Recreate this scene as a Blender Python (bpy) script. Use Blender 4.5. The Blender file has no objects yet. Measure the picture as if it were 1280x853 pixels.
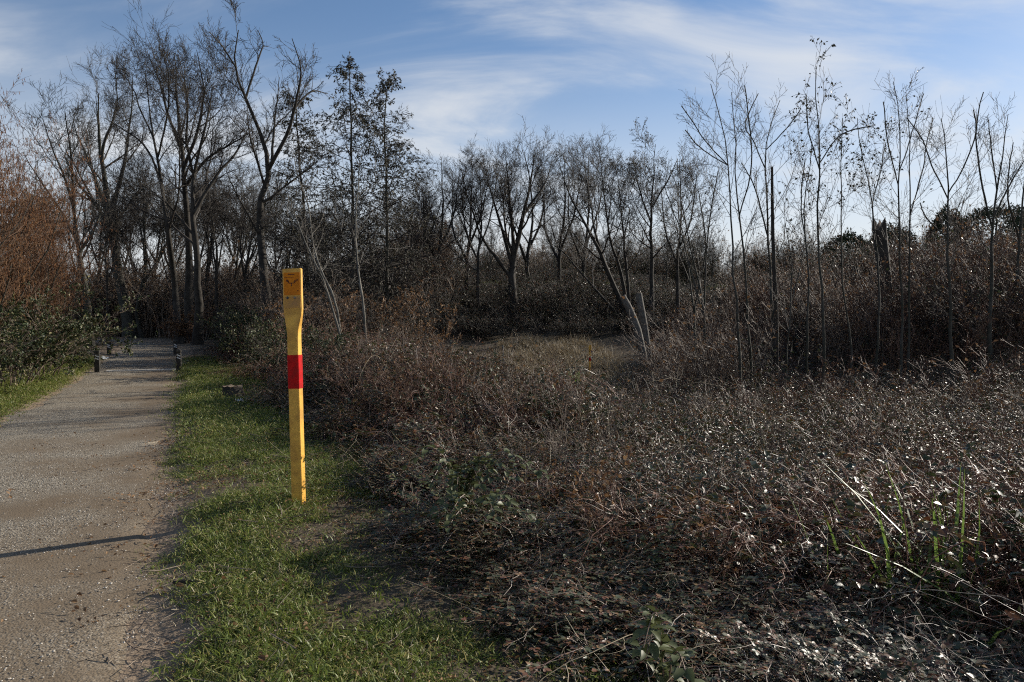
import bpy, math
import numpy as np
from mathutils import Vector

# ------------------------------------------------------------------ camera, sky, sun
scene = bpy.context.scene
COL = scene.collection
F = 924.0                 # focal length in photo pixels (1280 wide)
CAMH, HZ = 1.6, 400.0     # eye height, horizon row in the photo
cam = bpy.data.cameras.new('camera')
cam.sensor_width = 36.0
cam.lens = 36.0 * F / 1280.0
cam.clip_start, cam.clip_end = 0.05, 20000.0
cam_o = bpy.data.objects.new('camera', cam)
cam_o.location = (0, 0, CAMH)
cam_o.rotation_euler = (math.radians(90) - math.atan((426.5 - HZ) / F), 0, 0)
COL.objects.link(cam_o)
scene.camera = cam_o

SUN_EL = math.radians(23.0)
SUN_AZ = math.radians(58.0)      # right of the viewing direction (+Y)
sdir = Vector((math.sin(SUN_AZ) * math.cos(SUN_EL), math.cos(SUN_AZ) * math.cos(SUN_EL), math.sin(SUN_EL)))
sun = bpy.data.lights.new('sun', 'SUN')
sun.energy, sun.angle, sun.color = 5.0, math.radians(0.53), (1.0, 0.93, 0.82)
sun_o = bpy.data.objects.new('sun', sun)
sun_o.rotation_euler = (-sdir).to_track_quat('-Z', 'Y').to_euler()
sun_o.location = (30, 20, 30)
COL.objects.link(sun_o)

world = bpy.data.worlds.new('World')
scene.world = world
world.use_nodes = True


SKYLOC = (2.2, 0.7, 0)


def build_world():
    nt = world.node_tree
    nt.nodes.clear()
    N, Lk = nt.nodes.new, nt.links.new
    out = N('ShaderNodeOutputWorld')
    bg = N('ShaderNodeBackground')
    bg.inputs['Strength'].default_value = 0.082
    sky = N('ShaderNodeTexSky')
    sky.sky_type = 'NISHITA'
    sky.sun_disc = False
    sky.sun_elevation = SUN_EL
    sky.sun_rotation = SUN_AZ
    sky.air_density, sky.dust_density, sky.ozone_density = 0.9, 0.3, 3.0
    tc = N('ShaderNodeTexCoord')
    sep = N('ShaderNodeSeparateXYZ')
    Lk(tc.outputs['Generated'], sep.inputs[0])
    zz = N('ShaderNodeMath'); zz.operation = 'ABSOLUTE'
    Lk(sep.outputs['Z'], zz.inputs[0])
    za = N('ShaderNodeMath'); za.operation = 'ADD'; za.inputs[1].default_value = 0.30
    Lk(zz.outputs[0], za.inputs[0])
    dx = N('ShaderNodeMath'); dx.operation = 'DIVIDE'
    dy = N('ShaderNodeMath'); dy.operation = 'DIVIDE'
    Lk(sep.outputs['X'], dx.inputs[0]); Lk(za.outputs[0], dx.inputs[1])
    Lk(sep.outputs['Y'], dy.inputs[0]); Lk(za.outputs[0], dy.inputs[1])
    cmb = N('ShaderNodeCombineXYZ')
    Lk(dx.outputs[0], cmb.inputs[0]); Lk(dy.outputs[0], cmb.inputs[1])
    # wispy cirrus: warped, stretched noise; plus a broad veil
    mp = N('ShaderNodeMapping')
    mp.inputs['Rotation'].default_value = (0, 0, math.radians(-62))
    mp.inputs['Scale'].default_value = (1.1, 2.2, 1)
    mp.inputs['Location'].default_value = SKYLOC
    Lk(cmb.outputs[0], mp.inputs[0])
    n1 = N('ShaderNodeTexNoise')
    n1.inputs['Scale'].default_value = 0.9
    n1.inputs['Detail'].default_value = 10
    n1.inputs['Roughness'].default_value = 0.58
    n1.inputs['Distortion'].default_value = 1.3
    Lk(mp.outputs[0], n1.inputs['Vector'])
    n2 = N('ShaderNodeTexNoise')
    n2.inputs['Scale'].default_value = 0.7
    n2.inputs['Detail'].default_value = 4
    Lk(cmb.outputs[0], n2.inputs['Vector'])
    ad = N('ShaderNodeMath'); ad.operation = 'MULTIPLY_ADD'; ad.inputs[1].default_value = 0.75
    Lk(n2.outputs['Fac'], ad.inputs[0]); Lk(n1.outputs['Fac'], ad.inputs[2])
    # the veil thickens toward the horizon
    ad3 = N('ShaderNodeMath'); ad3.operation = 'MULTIPLY_ADD'; ad3.inputs[1].default_value = -0.52
    Lk(zz.outputs[0], ad3.inputs[0]); Lk(ad.outputs[0], ad3.inputs[2])
    rp = N('ShaderNodeValToRGB')
    rp.color_ramp.interpolation = 'EASE'
    rp.color_ramp.elements[0].position = 0.54
    rp.color_ramp.elements[0].color = (0.04, 0.04, 0.04, 1)
    rp.color_ramp.elements[1].position = 0.96
    rp.color_ramp.elements[1].color = (0.8, 0.8, 0.8, 1)
    Lk(ad3.outputs[0], rp.inputs[0])
    hv = N('ShaderNodeMapRange'); hv.interpolation_type = 'SMOOTHSTEP'
    hv.inputs['From Min'].default_value, hv.inputs['From Max'].default_value = 0.0, 0.40
    hv.inputs['To Min'].default_value, hv.inputs['To Max'].default_value = 0.95, 0.0
    Lk(zz.outputs[0], hv.inputs['Value'])
    scr = N('ShaderNodeMath'); scr.operation = 'MAXIMUM'
    sm = N('ShaderNodeMath'); sm.operation = 'SMOOTH_MAX'; sm.inputs[2].default_value = 0.3; sm.use_clamp = True
    Lk(rp.outputs[0], sm.inputs[0]); Lk(hv.outputs[0], sm.inputs[1])
    nt.nodes.remove(scr)
    mix = N('ShaderNodeMix'); mix.data_type = 'RGBA'
    mix.inputs['B'].default_value = (6.7, 6.8, 6.9, 1)
    Lk(sm.outputs[0], mix.inputs['Factor']); hsv = N('ShaderNodeHueSaturation'); hsv.inputs['Saturation'].default_value = 1.15
    Lk(sky.outputs[0], hsv.inputs['Color']); Lk(hsv.outputs[0], mix.inputs['A'])
    Lk(mix.outputs['Result'], bg.inputs['Color'])
    Lk(bg.outputs[0], out.inputs['Surface'])


build_world()
vs = scene.view_settings
vs.view_transform, vs.look, vs.exposure, vs.gamma = 'Standard', 'None', 0.56, 1.0
vs.use_curve_mapping = False
scene.render.engine = 'CYCLES'
cy = scene.cycles
cy.max_bounces, cy.diffuse_bounces, cy.glossy_bounces = 3, 2, 1
cy.transmission_bounces, cy.transparent_max_bounces = 2, 4
cy.caustics_reflective = cy.caustics_refractive = False
cy.sample_clamp_direct, cy.sample_clamp_indirect = 5.0, 2.0
cy.use_adaptive_sampling = True
cy.adaptive_threshold = 0.03
cy.use_denoising = False
cy.pixel_filter_type = 'BLACKMAN_HARRIS'
cy.filter_width = 1.15
scene.render.use_persistent_data = False

RNG = np.random.default_rng(7)


def nrm(v):
    return v / np.maximum(np.linalg.norm(v, axis=-1, keepdims=True), 1e-9)


def W(px, py, d):
    """photo pixel + distance -> place"""
    return np.array(((px - 640.0) / F * d, d, CAMH + (HZ - py) / F * d))


# ------------------------------------------------------------------ materials
def mat(name, col, rough=0.8, var=None, var2=None, spec=0.3, noise=None, ncol=None, bump=None,
        transl=None, island=None, coords='Object', coat=0.0):
    """procedural material; island = list of (pos, colour) picked per leaf/stem, noise = (scale, detail) mixes ncol"""
    m = bpy.data.materials.new(name)
    m.use_nodes = True
    nt = m.node_tree
    N, Lk = nt.nodes.new, nt.links.new
    b = nt.nodes['Principled BSDF']
    b.inputs['Base Color'].default_value = (*col, 1)
    b.inputs['Roughness'].default_value = rough
    b.inputs['Specular IOR Level'].default_value = spec
    if coat:
        b.inputs['Coat Weight'].default_value = coat
        b.inputs['Coat Roughness'].default_value = 0.15
    csock = None
    tc = N('ShaderNodeTexCoord')
    if island:
        g = N('ShaderNodeNewGeometry')
        r = N('ShaderNodeValToRGB')
        els = r.color_ramp.elements
        els[0].position, els[0].color = island[0][0], (*island[0][1], 1)
        els[1].position, els[1].color = island[-1][0], (*island[-1][1], 1)
        for p, c in island[1:-1]:
            e = els.new(p); e.color = (*c, 1)
        Lk(g.outputs['Random Per Island'], r.inputs[0])
        csock = r.outputs[0]
    if noise:
        n = N('ShaderNodeTexNoise')
        n.inputs['Scale'].default_value, n.inputs['Detail'].default_value = noise[0], noise[1]
        Lk(tc.outputs[coords], n.inputs['Vector'])
        r2 = N('ShaderNodeMapRange')
        r2.inputs['From Min'].default_value, r2.inputs['From Max'].default_value = 0.38, 0.64
        Lk(n.outputs['Fac'], r2.inputs['Value'])
        mx = N('ShaderNodeMix'); mx.data_type = 'RGBA'
        if csock:
            Lk(csock, mx.inputs['A'])
        else:
            mx.inputs['A'].default_value = (*col, 1)
        mx.inputs['B'].default_value = (*ncol, 1)
        Lk(r2.outputs[0], mx.inputs['Factor'])
        csock = mx.outputs['Result']
    if csock:
        Lk(csock, b.inputs['Base Color'])
    if bump:
        n = N('ShaderNodeTexNoise')
        n.inputs['Scale'].default_value, n.inputs['Detail'].default_value = bump[0], 6
        Lk(tc.outputs[coords], n.inputs['Vector'])
        bp = N('ShaderNodeBump')
        bp.inputs['Strength'].default_value, bp.inputs['Distance'].default_value = bump[1], bump[2]
        Lk(n.outputs['Fac'], bp.inputs['Height'])
        Lk(bp.outputs[0], b.inputs['Normal'])
    if transl:
        t = N('ShaderNodeBsdfTranslucent')
        t.inputs['Color'].default_value = (*col, 1)
        if csock:
            Lk(csock, t.inputs['Color'])
        ms = N('ShaderNodeMixShader')
        ms.inputs[0].default_value = transl
        Lk(b.outputs[0], ms.inputs[1]); Lk(t.outputs[0], ms.inputs[2])
        Lk(ms.outputs[0], nt.nodes['Material Output'].inputs['Surface'])
    return m


M = {}
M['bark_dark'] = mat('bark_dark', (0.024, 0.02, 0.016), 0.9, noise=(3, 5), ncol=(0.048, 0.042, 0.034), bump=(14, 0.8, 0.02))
M['bark_grey'] = mat('bark_grey', (0.06, 0.054, 0.044), 0.85, noise=(2.5, 5), ncol=(0.03, 0.031, 0.021), bump=(12, 0.7, 0.02))
M['bark_pale'] = mat('bark_pale', (0.17, 0.155, 0.125), 0.8, noise=(3, 5), ncol=(0.06, 0.056, 0.045), bump=(16, 0.6, 0.01))
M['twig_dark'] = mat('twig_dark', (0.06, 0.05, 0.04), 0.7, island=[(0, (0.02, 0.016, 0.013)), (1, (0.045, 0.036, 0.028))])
M['twig_grey'] = mat('twig_grey', (0.11, 0.10, 0.08), 0.7, island=[(0, (0.03, 0.026, 0.02)), (1, (0.085, 0.073, 0.058))])
M['twig_red'] = mat('twig_red', (0.15, 0.07, 0.045), 0.6, island=[(0, (0.06, 0.032, 0.022)), (0.6, (0.125, 0.06, 0.038)), (1, (0.21, 0.13, 0.085))])
M['twig_hazel'] = mat('twig_hazel', (0.12, 0.06, 0.03), 0.6, island=[(0, (0.035, 0.022, 0.014)), (0.55, (0.11, 0.055, 0.026)), (1, (0.22, 0.12, 0.06))])
M['twig_brown'] = mat('twig_brown', (0.12, 0.085, 0.06), 0.6, island=[(0, (0.06, 0.045, 0.035)), (0.6, (0.13, 0.09, 0.065)), (1, (0.25, 0.20, 0.15))])
M['cane'] = mat('cane', (0.12, 0.07, 0.05), 0.42, spec=0.5,
                island=[(0, (0.055, 0.032, 0.025)), (0.4, (0.13, 0.065, 0.048)), (0.7, (0.19, 0.14, 0.095)), (1, (0.38, 0.31, 0.23))])
M['rust_cane'] = mat('rust_cane', (0.16, 0.07, 0.04), 0.5, spec=0.35,
                     island=[(0, (0.06, 0.03, 0.02)), (0.5, (0.17, 0.07, 0.04)), (0.8, (0.24, 0.11, 0.065)), (1, (0.36, 0.25, 0.17))])
M['bramble_leaf'] = mat('bramble_leaf', (0.04, 0.06, 0.025), 0.44, spec=0.42, transl=0.18,
                        island=[(0, (0.03, 0.04, 0.018)), (0.35, (0.055, 0.065, 0.027)), (0.55, (0.085, 0.08, 0.035)),
                                (0.68, (0.10, 0.05, 0.03)), (0.85, (0.15, 0.055, 0.022)), (1, (0.24, 0.16, 0.075))])
M['fresh_leaf'] = mat('fresh_leaf', (0.08, 0.12, 0.045), 0.5, spec=0.3, transl=0.25,
                      island=[(0, (0.06, 0.075, 0.028)), (1, (0.16, 0.17, 0.07))])
M['ivy_leaf'] = mat('ivy_leaf', (0.05, 0.07, 0.03), 0.55, spec=0.3, transl=0.12,
                    island=[(0, (0.025, 0.04, 0.016)), (0.7, (0.06, 0.08, 0.03)), (1, (0.20, 0.17, 0.075))])
M['catkin'] = mat('catkin', (0.30, 0.15, 0.07), 0.8, transl=0.3,
                  island=[(0, (0.09, 0.036, 0.016)), (0.6, (0.20, 0.08, 0.03)), (1, (0.32, 0.17, 0.07))])
M['dead_leaf'] = mat('dead_leaf', (0.16, 0.09, 0.045), 0.7, transl=0.25,
                     island=[(0, (0.07, 0.04, 0.025)), (0.6, (0.17, 0.09, 0.04)), (1, (0.26, 0.16, 0.08))])
M['dark_leaf'] = mat('dark_leaf', (0.05, 0.05, 0.03), 0.6, transl=0.1,
                     island=[(0, (0.03, 0.03, 0.02)), (1, (0.09, 0.08, 0.045))])
M['straw'] = mat('straw', (0.42, 0.35, 0.22), 0.6, transl=0.2,
                 island=[(0, (0.16, 0.12, 0.075)), (0.6, (0.33, 0.265, 0.17)), (1, (0.50, 0.43, 0.30))])
M['grass'] = mat('grass', (0.09, 0.14, 0.03), 0.5, spec=0.35, transl=0.35,
                 island=[(0, (0.08, 0.11, 0.02)), (0.5, (0.15, 0.19, 0.035)), (0.8, (0.21, 0.235, 0.05)), (1, (0.34, 0.28, 0.12))])
M['iris_leaf'] = mat('iris_leaf', (0.12, 0.2, 0.04), 0.4, spec=0.4, transl=0.4,
                     island=[(0, (0.08, 0.14, 0.03)), (0.7, (0.15, 0.22, 0.05)), (1, (0.26, 0.26, 0.10))])
M['stone'] = mat('stone', (0.3, 0.27, 0.23), 0.8, island=[(0, (0.12, 0.105, 0.09)), (0.6, (0.28, 0.25, 0.21)), (1, (0.5, 0.46, 0.4))])
M['yellow_post'] = mat('yellow_post', (0.74, 0.41, 0.065), 0.5, spec=0.3, noise=(11, 9), ncol=(0.50, 0.26, 0.045), bump=(90, 0.35, 0.003))
M['red_band'] = mat('red_band', (0.50, 0.003, 0.003), 0.5, spec=0.15, noise=(22, 8), ncol=(0.33, 0.006, 0.005))
M['orange_label'] = mat('orange_label', (0.62, 0.20, 0.012), 0.6, spec=.1, noise=(9, 4), ncol=(0.52, 0.16, 0.012))
M['faded_label'] = mat('faded_label', (0.52, 0.27, 0.065), 0.6, spec=.1, noise=(14, 6), ncol=(0.40, 0.22, 0.085))
M['print_dark'] = mat('print_dark', (0.06, 0.012, 0.008), 0.6)
M['bolt'] = mat('bolt', (0.05, 0.055, 0.06), 0.5)
M['bolt_pale'] = mat('bolt_pale', (0.20, 0.18, 0.15), 0.5)
M['bollard'] = mat('bollard', (0.03, 0.026, 0.022), 0.7, noise=(9, 4), ncol=(0.055, 0.05, 0.04), bump=(30, 0.4, 0.004))
M['reflector'] = mat('reflector', (0.75, 0.74, 0.70), 0.5)
M['stump_wood'] = mat('stump_wood', (0.26, 0.19, 0.12), 0.85, noise=(12, 4), ncol=(0.15, 0.11, 0.08), bump=(25, 0.6, 0.01))
M['weathered'] = mat('weathered', (0.14, 0.128, 0.11), 0.85, noise=(7, 5), ncol=(0.075, 0.07, 0.06), bump=(22, 0.7, 0.01))
M['paper'] = mat('paper', (0.8, 0.8, 0.78), 0.7)
M['sunlit_tone'] = mat('sunlit_tone', (0.60, 0.57, 0.51), 0.9, noise=(9, 5), ncol=(0.48, 0.455, 0.41), bump=(60, 0.4, 0.004))  # pale tone that paints a band of sunlight on the path
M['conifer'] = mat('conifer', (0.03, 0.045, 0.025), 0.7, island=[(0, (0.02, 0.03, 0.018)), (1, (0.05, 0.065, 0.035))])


def ground_material():
    m = bpy.data.materials.new('ground_soil'); m.use_nodes = True
    nt = m.node_tree; N, Lk = nt.nodes.new, nt.links.new
    b = nt.nodes['Principled BSDF']; b.inputs['Roughness'].default_value = 0.95
    b.inputs['Specular IOR Level'].default_value = 0.15
    tc = N('ShaderNodeTexCoord')
    n1 = N('ShaderNodeTexNoise'); n1.inputs['Scale'].default_value = 1.3; n1.inputs['Detail'].default_value = 8
    n2 = N('ShaderNodeTexNoise'); n2.inputs['Scale'].default_value = 22; n2.inputs['Detail'].default_value = 6
    Lk(tc.outputs['Object'], n1.inputs[0]); Lk(tc.outputs['Object'], n2.inputs[0])
    r = N('ShaderNodeValToRGB')
    e = r.color_ramp.elements
    e[0].position, e[0].color = 0.3, (0.045, 0.034, 0.023, 1)
    e[1].position, e[1].color = 0.7, (0.13, 0.10, 0.068, 1)
    k = e.new(0.5); k.color = (0.085, 0.066, 0.043, 1)
    tr = N('ShaderNodeAttribute'); tr.attribute_name = 'trodden'
    er = N('ShaderNodeMix'); er.data_type = 'RGBA'
    er.inputs['A'].default_value = (0.15, 0.11, 0.074, 1); er.inputs['B'].default_value = (0.29, 0.22, 0.155, 1)
    Lk(n2.outputs[0], er.inputs['Factor'])
    em = N('ShaderNodeMix'); em.data_type = 'RGBA'
    Lk(tr.outputs['Fac'], em.inputs['Factor']); Lk(r.outputs[0], em.inputs['A']); Lk(er.outputs['Result'], em.inputs['B'])
    a = N('ShaderNodeMath'); a.operation = 'MULTIPLY_ADD'; a.inputs[1].default_value = 0.5
    s = N('ShaderNodeMath'); s.operation = 'MULTIPLY'; s.inputs[1].default_value = 0.5
    Lk(n1.outputs[0], s.inputs[0]); Lk(n2.outputs[0], a.inputs[0]); Lk(s.outputs[0], a.inputs[2])
    Lk(a.outputs[0], r.inputs[0])
    # meadow beyond the far bank, by real position
    sp = N('ShaderNodeSeparateXYZ'); Lk(tc.outputs['Object'], sp.inputs[0])
    mr = N('ShaderNodeMapRange'); mr.inputs['From Min'].default_value = 61; mr.inputs['From Max'].default_value = 66
    Lk(sp.outputs['Y'], mr.inputs['Value'])
    mx = N('ShaderNodeMix'); mx.data_type = 'RGBA'
    mx.inputs['B'].default_value = (0.16, 0.21, 0.055, 1)
    Lk(mr.outputs[0], mx.inputs['Factor']); Lk(em.outputs['Result'], mx.inputs['A'])
    Lk(mx.outputs['Result'], b.inputs['Base Color'])
    bp = N('ShaderNodeBump'); bp.inputs['Strength'].default_value = 0.8; bp.inputs['Distance'].default_value = 0.03
    Lk(n2.outputs[0], bp.inputs['Height']); Lk(bp.outputs[0], b.inputs['Normal'])
    return m


def path_material():
    m = bpy.data.materials.new('path_gravel'); m.use_nodes = True
    nt = m.node_tree; N, Lk = nt.nodes.new, nt.links.new
    b = nt.nodes['Principled BSDF']; b.inputs['Roughness'].default_value = 0.9
    b.inputs['Specular IOR Level'].default_value = 0.2
    tc = N('ShaderNodeTexCoord'); uv = N('ShaderNodeUVMap')
    sp = N('ShaderNodeSeparateXYZ'); Lk(uv.outputs[0], sp.inputs[0])
    big = N('ShaderNodeTexNoise'); big.inputs['Scale'].default_value = 0.9; big.inputs['Detail'].default_value = 5
    fine = N('ShaderNodeTexNoise'); fine.inputs['Scale'].default_value = 55; fine.inputs['Detail'].default_value = 5
    mid = N('ShaderNodeTexNoise'); mid.inputs['Scale'].default_value = 7; mid.inputs['Detail'].default_value = 6
    vor = N('ShaderNodeTexVoronoi'); vor.inputs['Scale'].default_value = 75
    for n in (big, fine, mid, vor):
        Lk(tc.outputs['Object'], n.inputs['Vector'])
    # how gravelly: u across the path (0 left edge, 1 right edge) plus patches
    g = N('ShaderNodeMath'); g.operation = 'MULTIPLY_ADD'; g.inputs[1].default_value = 1.5
    Lk(big.outputs[0], g.inputs[0])
    nu = N('ShaderNodeMath'); nu.operation = 'MULTIPLY'; nu.inputs[1].default_value = -0.55
    Lk(sp.outputs['X'], nu.inputs[0]); Lk(nu.outputs[0], g.inputs[2])
    gr = N('ShaderNodeMapRange'); gr.inputs['From Min'].default_value = 0.22; gr.inputs['From Max'].default_value = 0.62
    Lk(g.outputs[0], gr.inputs['Value'])
    earth = N('ShaderNodeMix'); earth.data_type = 'RGBA'
    earth.inputs['A'].default_value = (0.115, 0.085, 0.054, 1); earth.inputs['B'].default_value = (0.19, 0.143, 0.094, 1)
    Lk(mid.outputs[0], earth.inputs['Factor'])
    rock = N('ShaderNodeValToRGB'); e = rock.color_ramp.elements
    e[0].position, e[0].color = 0.25, (0.09, 0.073, 0.052, 1)
    e[1].position, e[1].color = 0.8, (0.47, 0.42, 0.335, 1)
    k = e.new(0.52); k.color = (0.215, 0.182, 0.135, 1)
    sepc = N('ShaderNodeSeparateColor'); Lk(vor.outputs['Color'], sepc.inputs[0])
    am = N('ShaderNodeMath'); am.operation = 'MULTIPLY_ADD'; am.inputs[1].default_value = 0.45
    hf = N('ShaderNodeMath'); hf.operation = 'MULTIPLY'; hf.inputs[1].default_value = 0.55
    Lk(fine.outputs[0], hf.inputs[0]); Lk(sepc.outputs[0], am.inputs[0]); Lk(hf.outputs[0], am.inputs[2])
    Lk(am.outputs[0], rock.inputs[0])
    mx = N('ShaderNodeMix'); mx.data_type = 'RGBA'
    Lk(gr.outputs[0], mx.inputs['Factor']); Lk(earth.outputs['Result'], mx.inputs['A']); Lk(rock.outputs[0], mx.inputs['B'])
    Lk(mx.outputs['Result'], b.inputs['Base Color'])
    hs = N('ShaderNodeMath'); hs.operation = 'MULTIPLY_ADD'; hs.inputs[1].default_value = -0.6
    Lk(vor.outputs['Distance'], hs.inputs[0]); Lk(fine.outputs[0], hs.inputs[2])
    bs = N('ShaderNodeMapRange'); bs.inputs['To Min'].default_value = 0.35; bs.inputs['To Max'].default_value = 1.0
    Lk(gr.outputs[0], bs.inputs['Value'])
    bp = N('ShaderNodeBump'); bp.inputs['Distance'].default_value = 0.012
    Lk(bs.outputs[0], bp.inputs['Strength']); Lk(hs.outputs[0], bp.inputs['Height']); Lk(bp.outputs[0], b.inputs['Normal'])
    return m


M['ground'] = ground_material()
M['path'] = path_material()


# ------------------------------------------------------------------ mesh helpers
class MB:
    """collects arrays of vertices and faces, builds one mesh"""
    def __init__(self):
        self.v, self.f4, self.f3, self.m4, self.m3, self.n = [], [], [], [], [], 0

    def add(self, v, f4=None, f3=None, mi=0):
        v = np.asarray(v, dtype=np.float64).reshape(-1, 3)
        if f4 is not None and len(f4):
            f4 = np.asarray(f4, dtype=np.int64).reshape(-1, 4)
            self.f4.append(f4 + self.n); self.m4.append(np.full(len(f4), mi))
        if f3 is not None and len(f3):
            f3 = np.asarray(f3, dtype=np.int64).reshape(-1, 3)
            self.f3.append(f3 + self.n); self.m3.append(np.full(len(f3), mi))
        self.v.append(v); self.n += len(v)
        return self

    def tubes(self, P, R, S, mi=0, cap=False):
        """P (N,K,3) polylines, R (N,K) radii, S sides"""
        N, K, _ = P.shape
        if N == 0:
            return self
        T = np.empty_like(P)
        T[:, 1:-1] = P[:, 2:] - P[:, :-2]
        T[:, 0] = P[:, 1] - P[:, 0]; T[:, -1] = P[:, -1] - P[:, -2]
        T = nrm(T)
        mean = nrm(P[:, -1] - P[:, 0])
        ax = np.zeros((N, 3)); ax[np.arange(N), np.argmin(np.abs(mean), axis=1)] = 1.0
        ax = np.repeat(ax[:, None, :], K, 1)
        U = nrm(ax - (ax * T).sum(-1, keepdims=True) * T)
        V = np.cross(T, U)
        th = np.arange(S) * 2 * np.pi / S
        v = P[:, :, None, :] + R[:, :, None, None] * (np.cos(th)[None, None, :, None] * U[:, :, None, :] + np.sin(th)[None, None, :, None] * V[:, :, None, :])
        a = (np.arange(N)[:, None, None] * K + np.arange(K - 1)[None, :, None]) * S
        s = np.arange(S)[None, None, :]; s2 = (np.arange(S)[None, None, :] + 1) % S
        q = np.stack([a + s, a + s2, a + S + s2, a + S + s], -1).reshape(-1, 4)
        tri = None
        if cap:
            b = (np.arange(N) * K + K - 1) * S
            tri = np.concatenate([np.stack([b, b + i, b + i + 1], -1) for i in range(1, S - 1)])
        return self.add(v, q, tri, mi)

    def kites(self, p, d, n, L, w, mi=0, fold=0.25):
        """two-triangle folded leaves"""
        d = nrm(d); s = nrm(np.cross(d, n)); n = np.cross(s, d)
        L = L[:, None]; w = w[:, None]
        m = p + d * L * 0.42 + n * (w * fold)
        v = np.stack([p, m + s * w * 0.5, p + d * L - n * L * 0.10, m - s * w * 0.5], 1)
        b = np.arange(len(p))[:, None] * 4
        f = np.concatenate([b + np.array([0, 2, 1]), b + np.array([0, 3, 2])])
        return self.add(v, None, f, mi)

    def leaves(self, p, d, n, L, w, mi=0, fold=0.18):
        """oval leaves with a midrib fold and a drooping tip"""
        d = nrm(d); s = nrm(np.cross(d, n)); n = np.cross(s, d)
        L = L[:, None]; w = w[:, None]
        def at(t, k, z): return p + d * L * t + s * w * k + n * (z * L)
        up = fold * w / L
        v = np.stack([p, at(.33, 0, 0.02), at(.7, 0, 0.0), at(1, 0, -.09),
                      at(.30, .5, .02 + up), at(.68, .40, .0 + up), at(.30, -.5, .02 + up), at(.68, -.40, .0 + up)], 1)
        b = np.arange(len(p))[:, None] * 8
        q = np.concatenate([b + np.array([1, 4, 5, 2]), b + np.array([1, 2, 7, 6])])
        t = np.concatenate([b + np.array(x) for x in ([0, 4, 1], [2, 5, 3], [0, 1, 6], [2, 3, 7])])
        return self.add(v, q, t, mi)

    def blades(self, p, d, L, w, bend, mi=0, seg=3):
        """grass blades: ribbons that lean over"""
        N = len(p)
        az = RNG.uniform(0, 2 * np.pi, N)
        h = np.stack([np.cos(az), np.sin(az), np.zeros(N)], 1)
        s = nrm(np.cross(h, np.array([0, 0, 1.0])) + RNG.normal(0, .3, (N, 3)) * [1, 1, 0])
        pts = []
        for k in range(seg + 1):
            t = k / seg
            c = p + d * (L * t)[:, None] + h * (bend * L * t * t)[:, None] - np.array([0, 0, 1.0]) * (bend * .45 * L * t * t)[:, None]
            ww = (w * (1 - t ** 2.2) * .5 + 0.0004)[:, None]
            pts += [c - s * ww, c + s * ww]
        v = np.stack(pts, 1)
        nv = 2 * (seg + 1)
        b = np.arange(N)[:, None] * nv
        q = np.concatenate([b + np.array([2 * k, 2 * k + 1, 2 * k + 3, 2 * k + 2]) for k in range(seg)])
        return self.add(v, q, None, mi)

    def box(self, c, s, mi=0, rot=None):
        c, h = np.array(c, float), np.array(s, float) / 2
        v = np.array([(x, y, z) for z in (-1, 1) for y in (-1, 1) for x in (-1, 1)]) * h
        if rot is not None:
            v = v @ np.array(rot).T
        return self.add(v + c, [(0, 2, 3, 1), (4, 5, 7, 6), (0, 1, 5, 4), (2, 6, 7, 3), (0, 4, 6, 2), (1, 3, 7, 5)], None, mi)

    def mesh(self, name, mats, smooth=True):
        me = bpy.data.meshes.new(name)
        v = np.concatenate(self.v)
        f4 = np.concatenate(self.f4) if self.f4 else np.zeros((0, 4), int)
        f3 = np.concatenate(self.f3) if self.f3 else np.zeros((0, 3), int)
        me.vertices.add(len(v)); me.vertices.foreach_set('co', v.astype(np.float32).ravel())
        nl = f4.size + f3.size
        me.loops.add(nl)
        me.loops.foreach_set('vertex_index', np.concatenate([f4.ravel(), f3.ravel()]).astype(np.int32))
        npoly = len(f4) + len(f3)
        me.polygons.add(npoly)
        st = np.concatenate([np.arange(len(f4)) * 4, f4.size + np.arange(len(f3)) * 3]).astype(np.int32)
        me.polygons.foreach_set('loop_start', st)
        mi = np.concatenate((self.m4 or [np.zeros(0)]) + (self.m3 or [np.zeros(0)])).astype(np.int32)
        for m in (mats if isinstance(mats, (list, tuple)) else [mats]):
            me.materials.append(M[m] if isinstance(m, str) else m)
        me.polygons.foreach_set('material_index', mi)
        me.polygons.foreach_set('use_smooth', np.full(npoly, smooth))
        me.update(calc_edges=True)
        return me

    def obj(self, name, mats, parent=None, smooth=True):
        return link(name, self.mesh(name, mats, smooth), parent)


def link(name, data, parent=None, loc=None):
    o = bpy.data.objects.new(name, data)
    COL.objects.link(o)
    if parent is not None:
        o.parent = parent
    if loc is not None:
        o.location = loc
    return o


def tag(o, label=None, cat=None, group=None, kind=None):
    if label: o['label'] = label
    if cat: o['category'] = cat
    if group: o['group'] = group
    if kind: o['kind'] = kind
    return o


def thing(name, label, cat, loc, rz=0.0, group=None):
    o = link(name, None, None, loc)
    o.rotation_euler = (0, 0, rz)
    o.empty_display_size = 0.2
    return tag(o, label, cat, group)


def copy_thing(root, loc, rz, scale, label=None):
    r = root.copy(); COL.objects.link(r)
    r.location = loc; r.rotation_euler = (0, 0, rz); r.scale = (scale,) * 3 if np.isscalar(scale) else scale
    if label: r['label'] = label
    for ch in root.children:
        c = ch.copy(); COL.objects.link(c); c.parent = r
    return r


# ------------------------------------------------------------------ terrain
def ss(a, b, x):
    t = np.clip((np.asarray(x, float) - a) / (b - a), 0, 1)
    return t * t * (3 - 2 * t)


PW = 2.45                                    # path width
PD = nrm(np.array([-0.445, 1.0]))            # path direction
PN = np.array([PD[1], -PD[0]])               # to the right of the path


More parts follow.
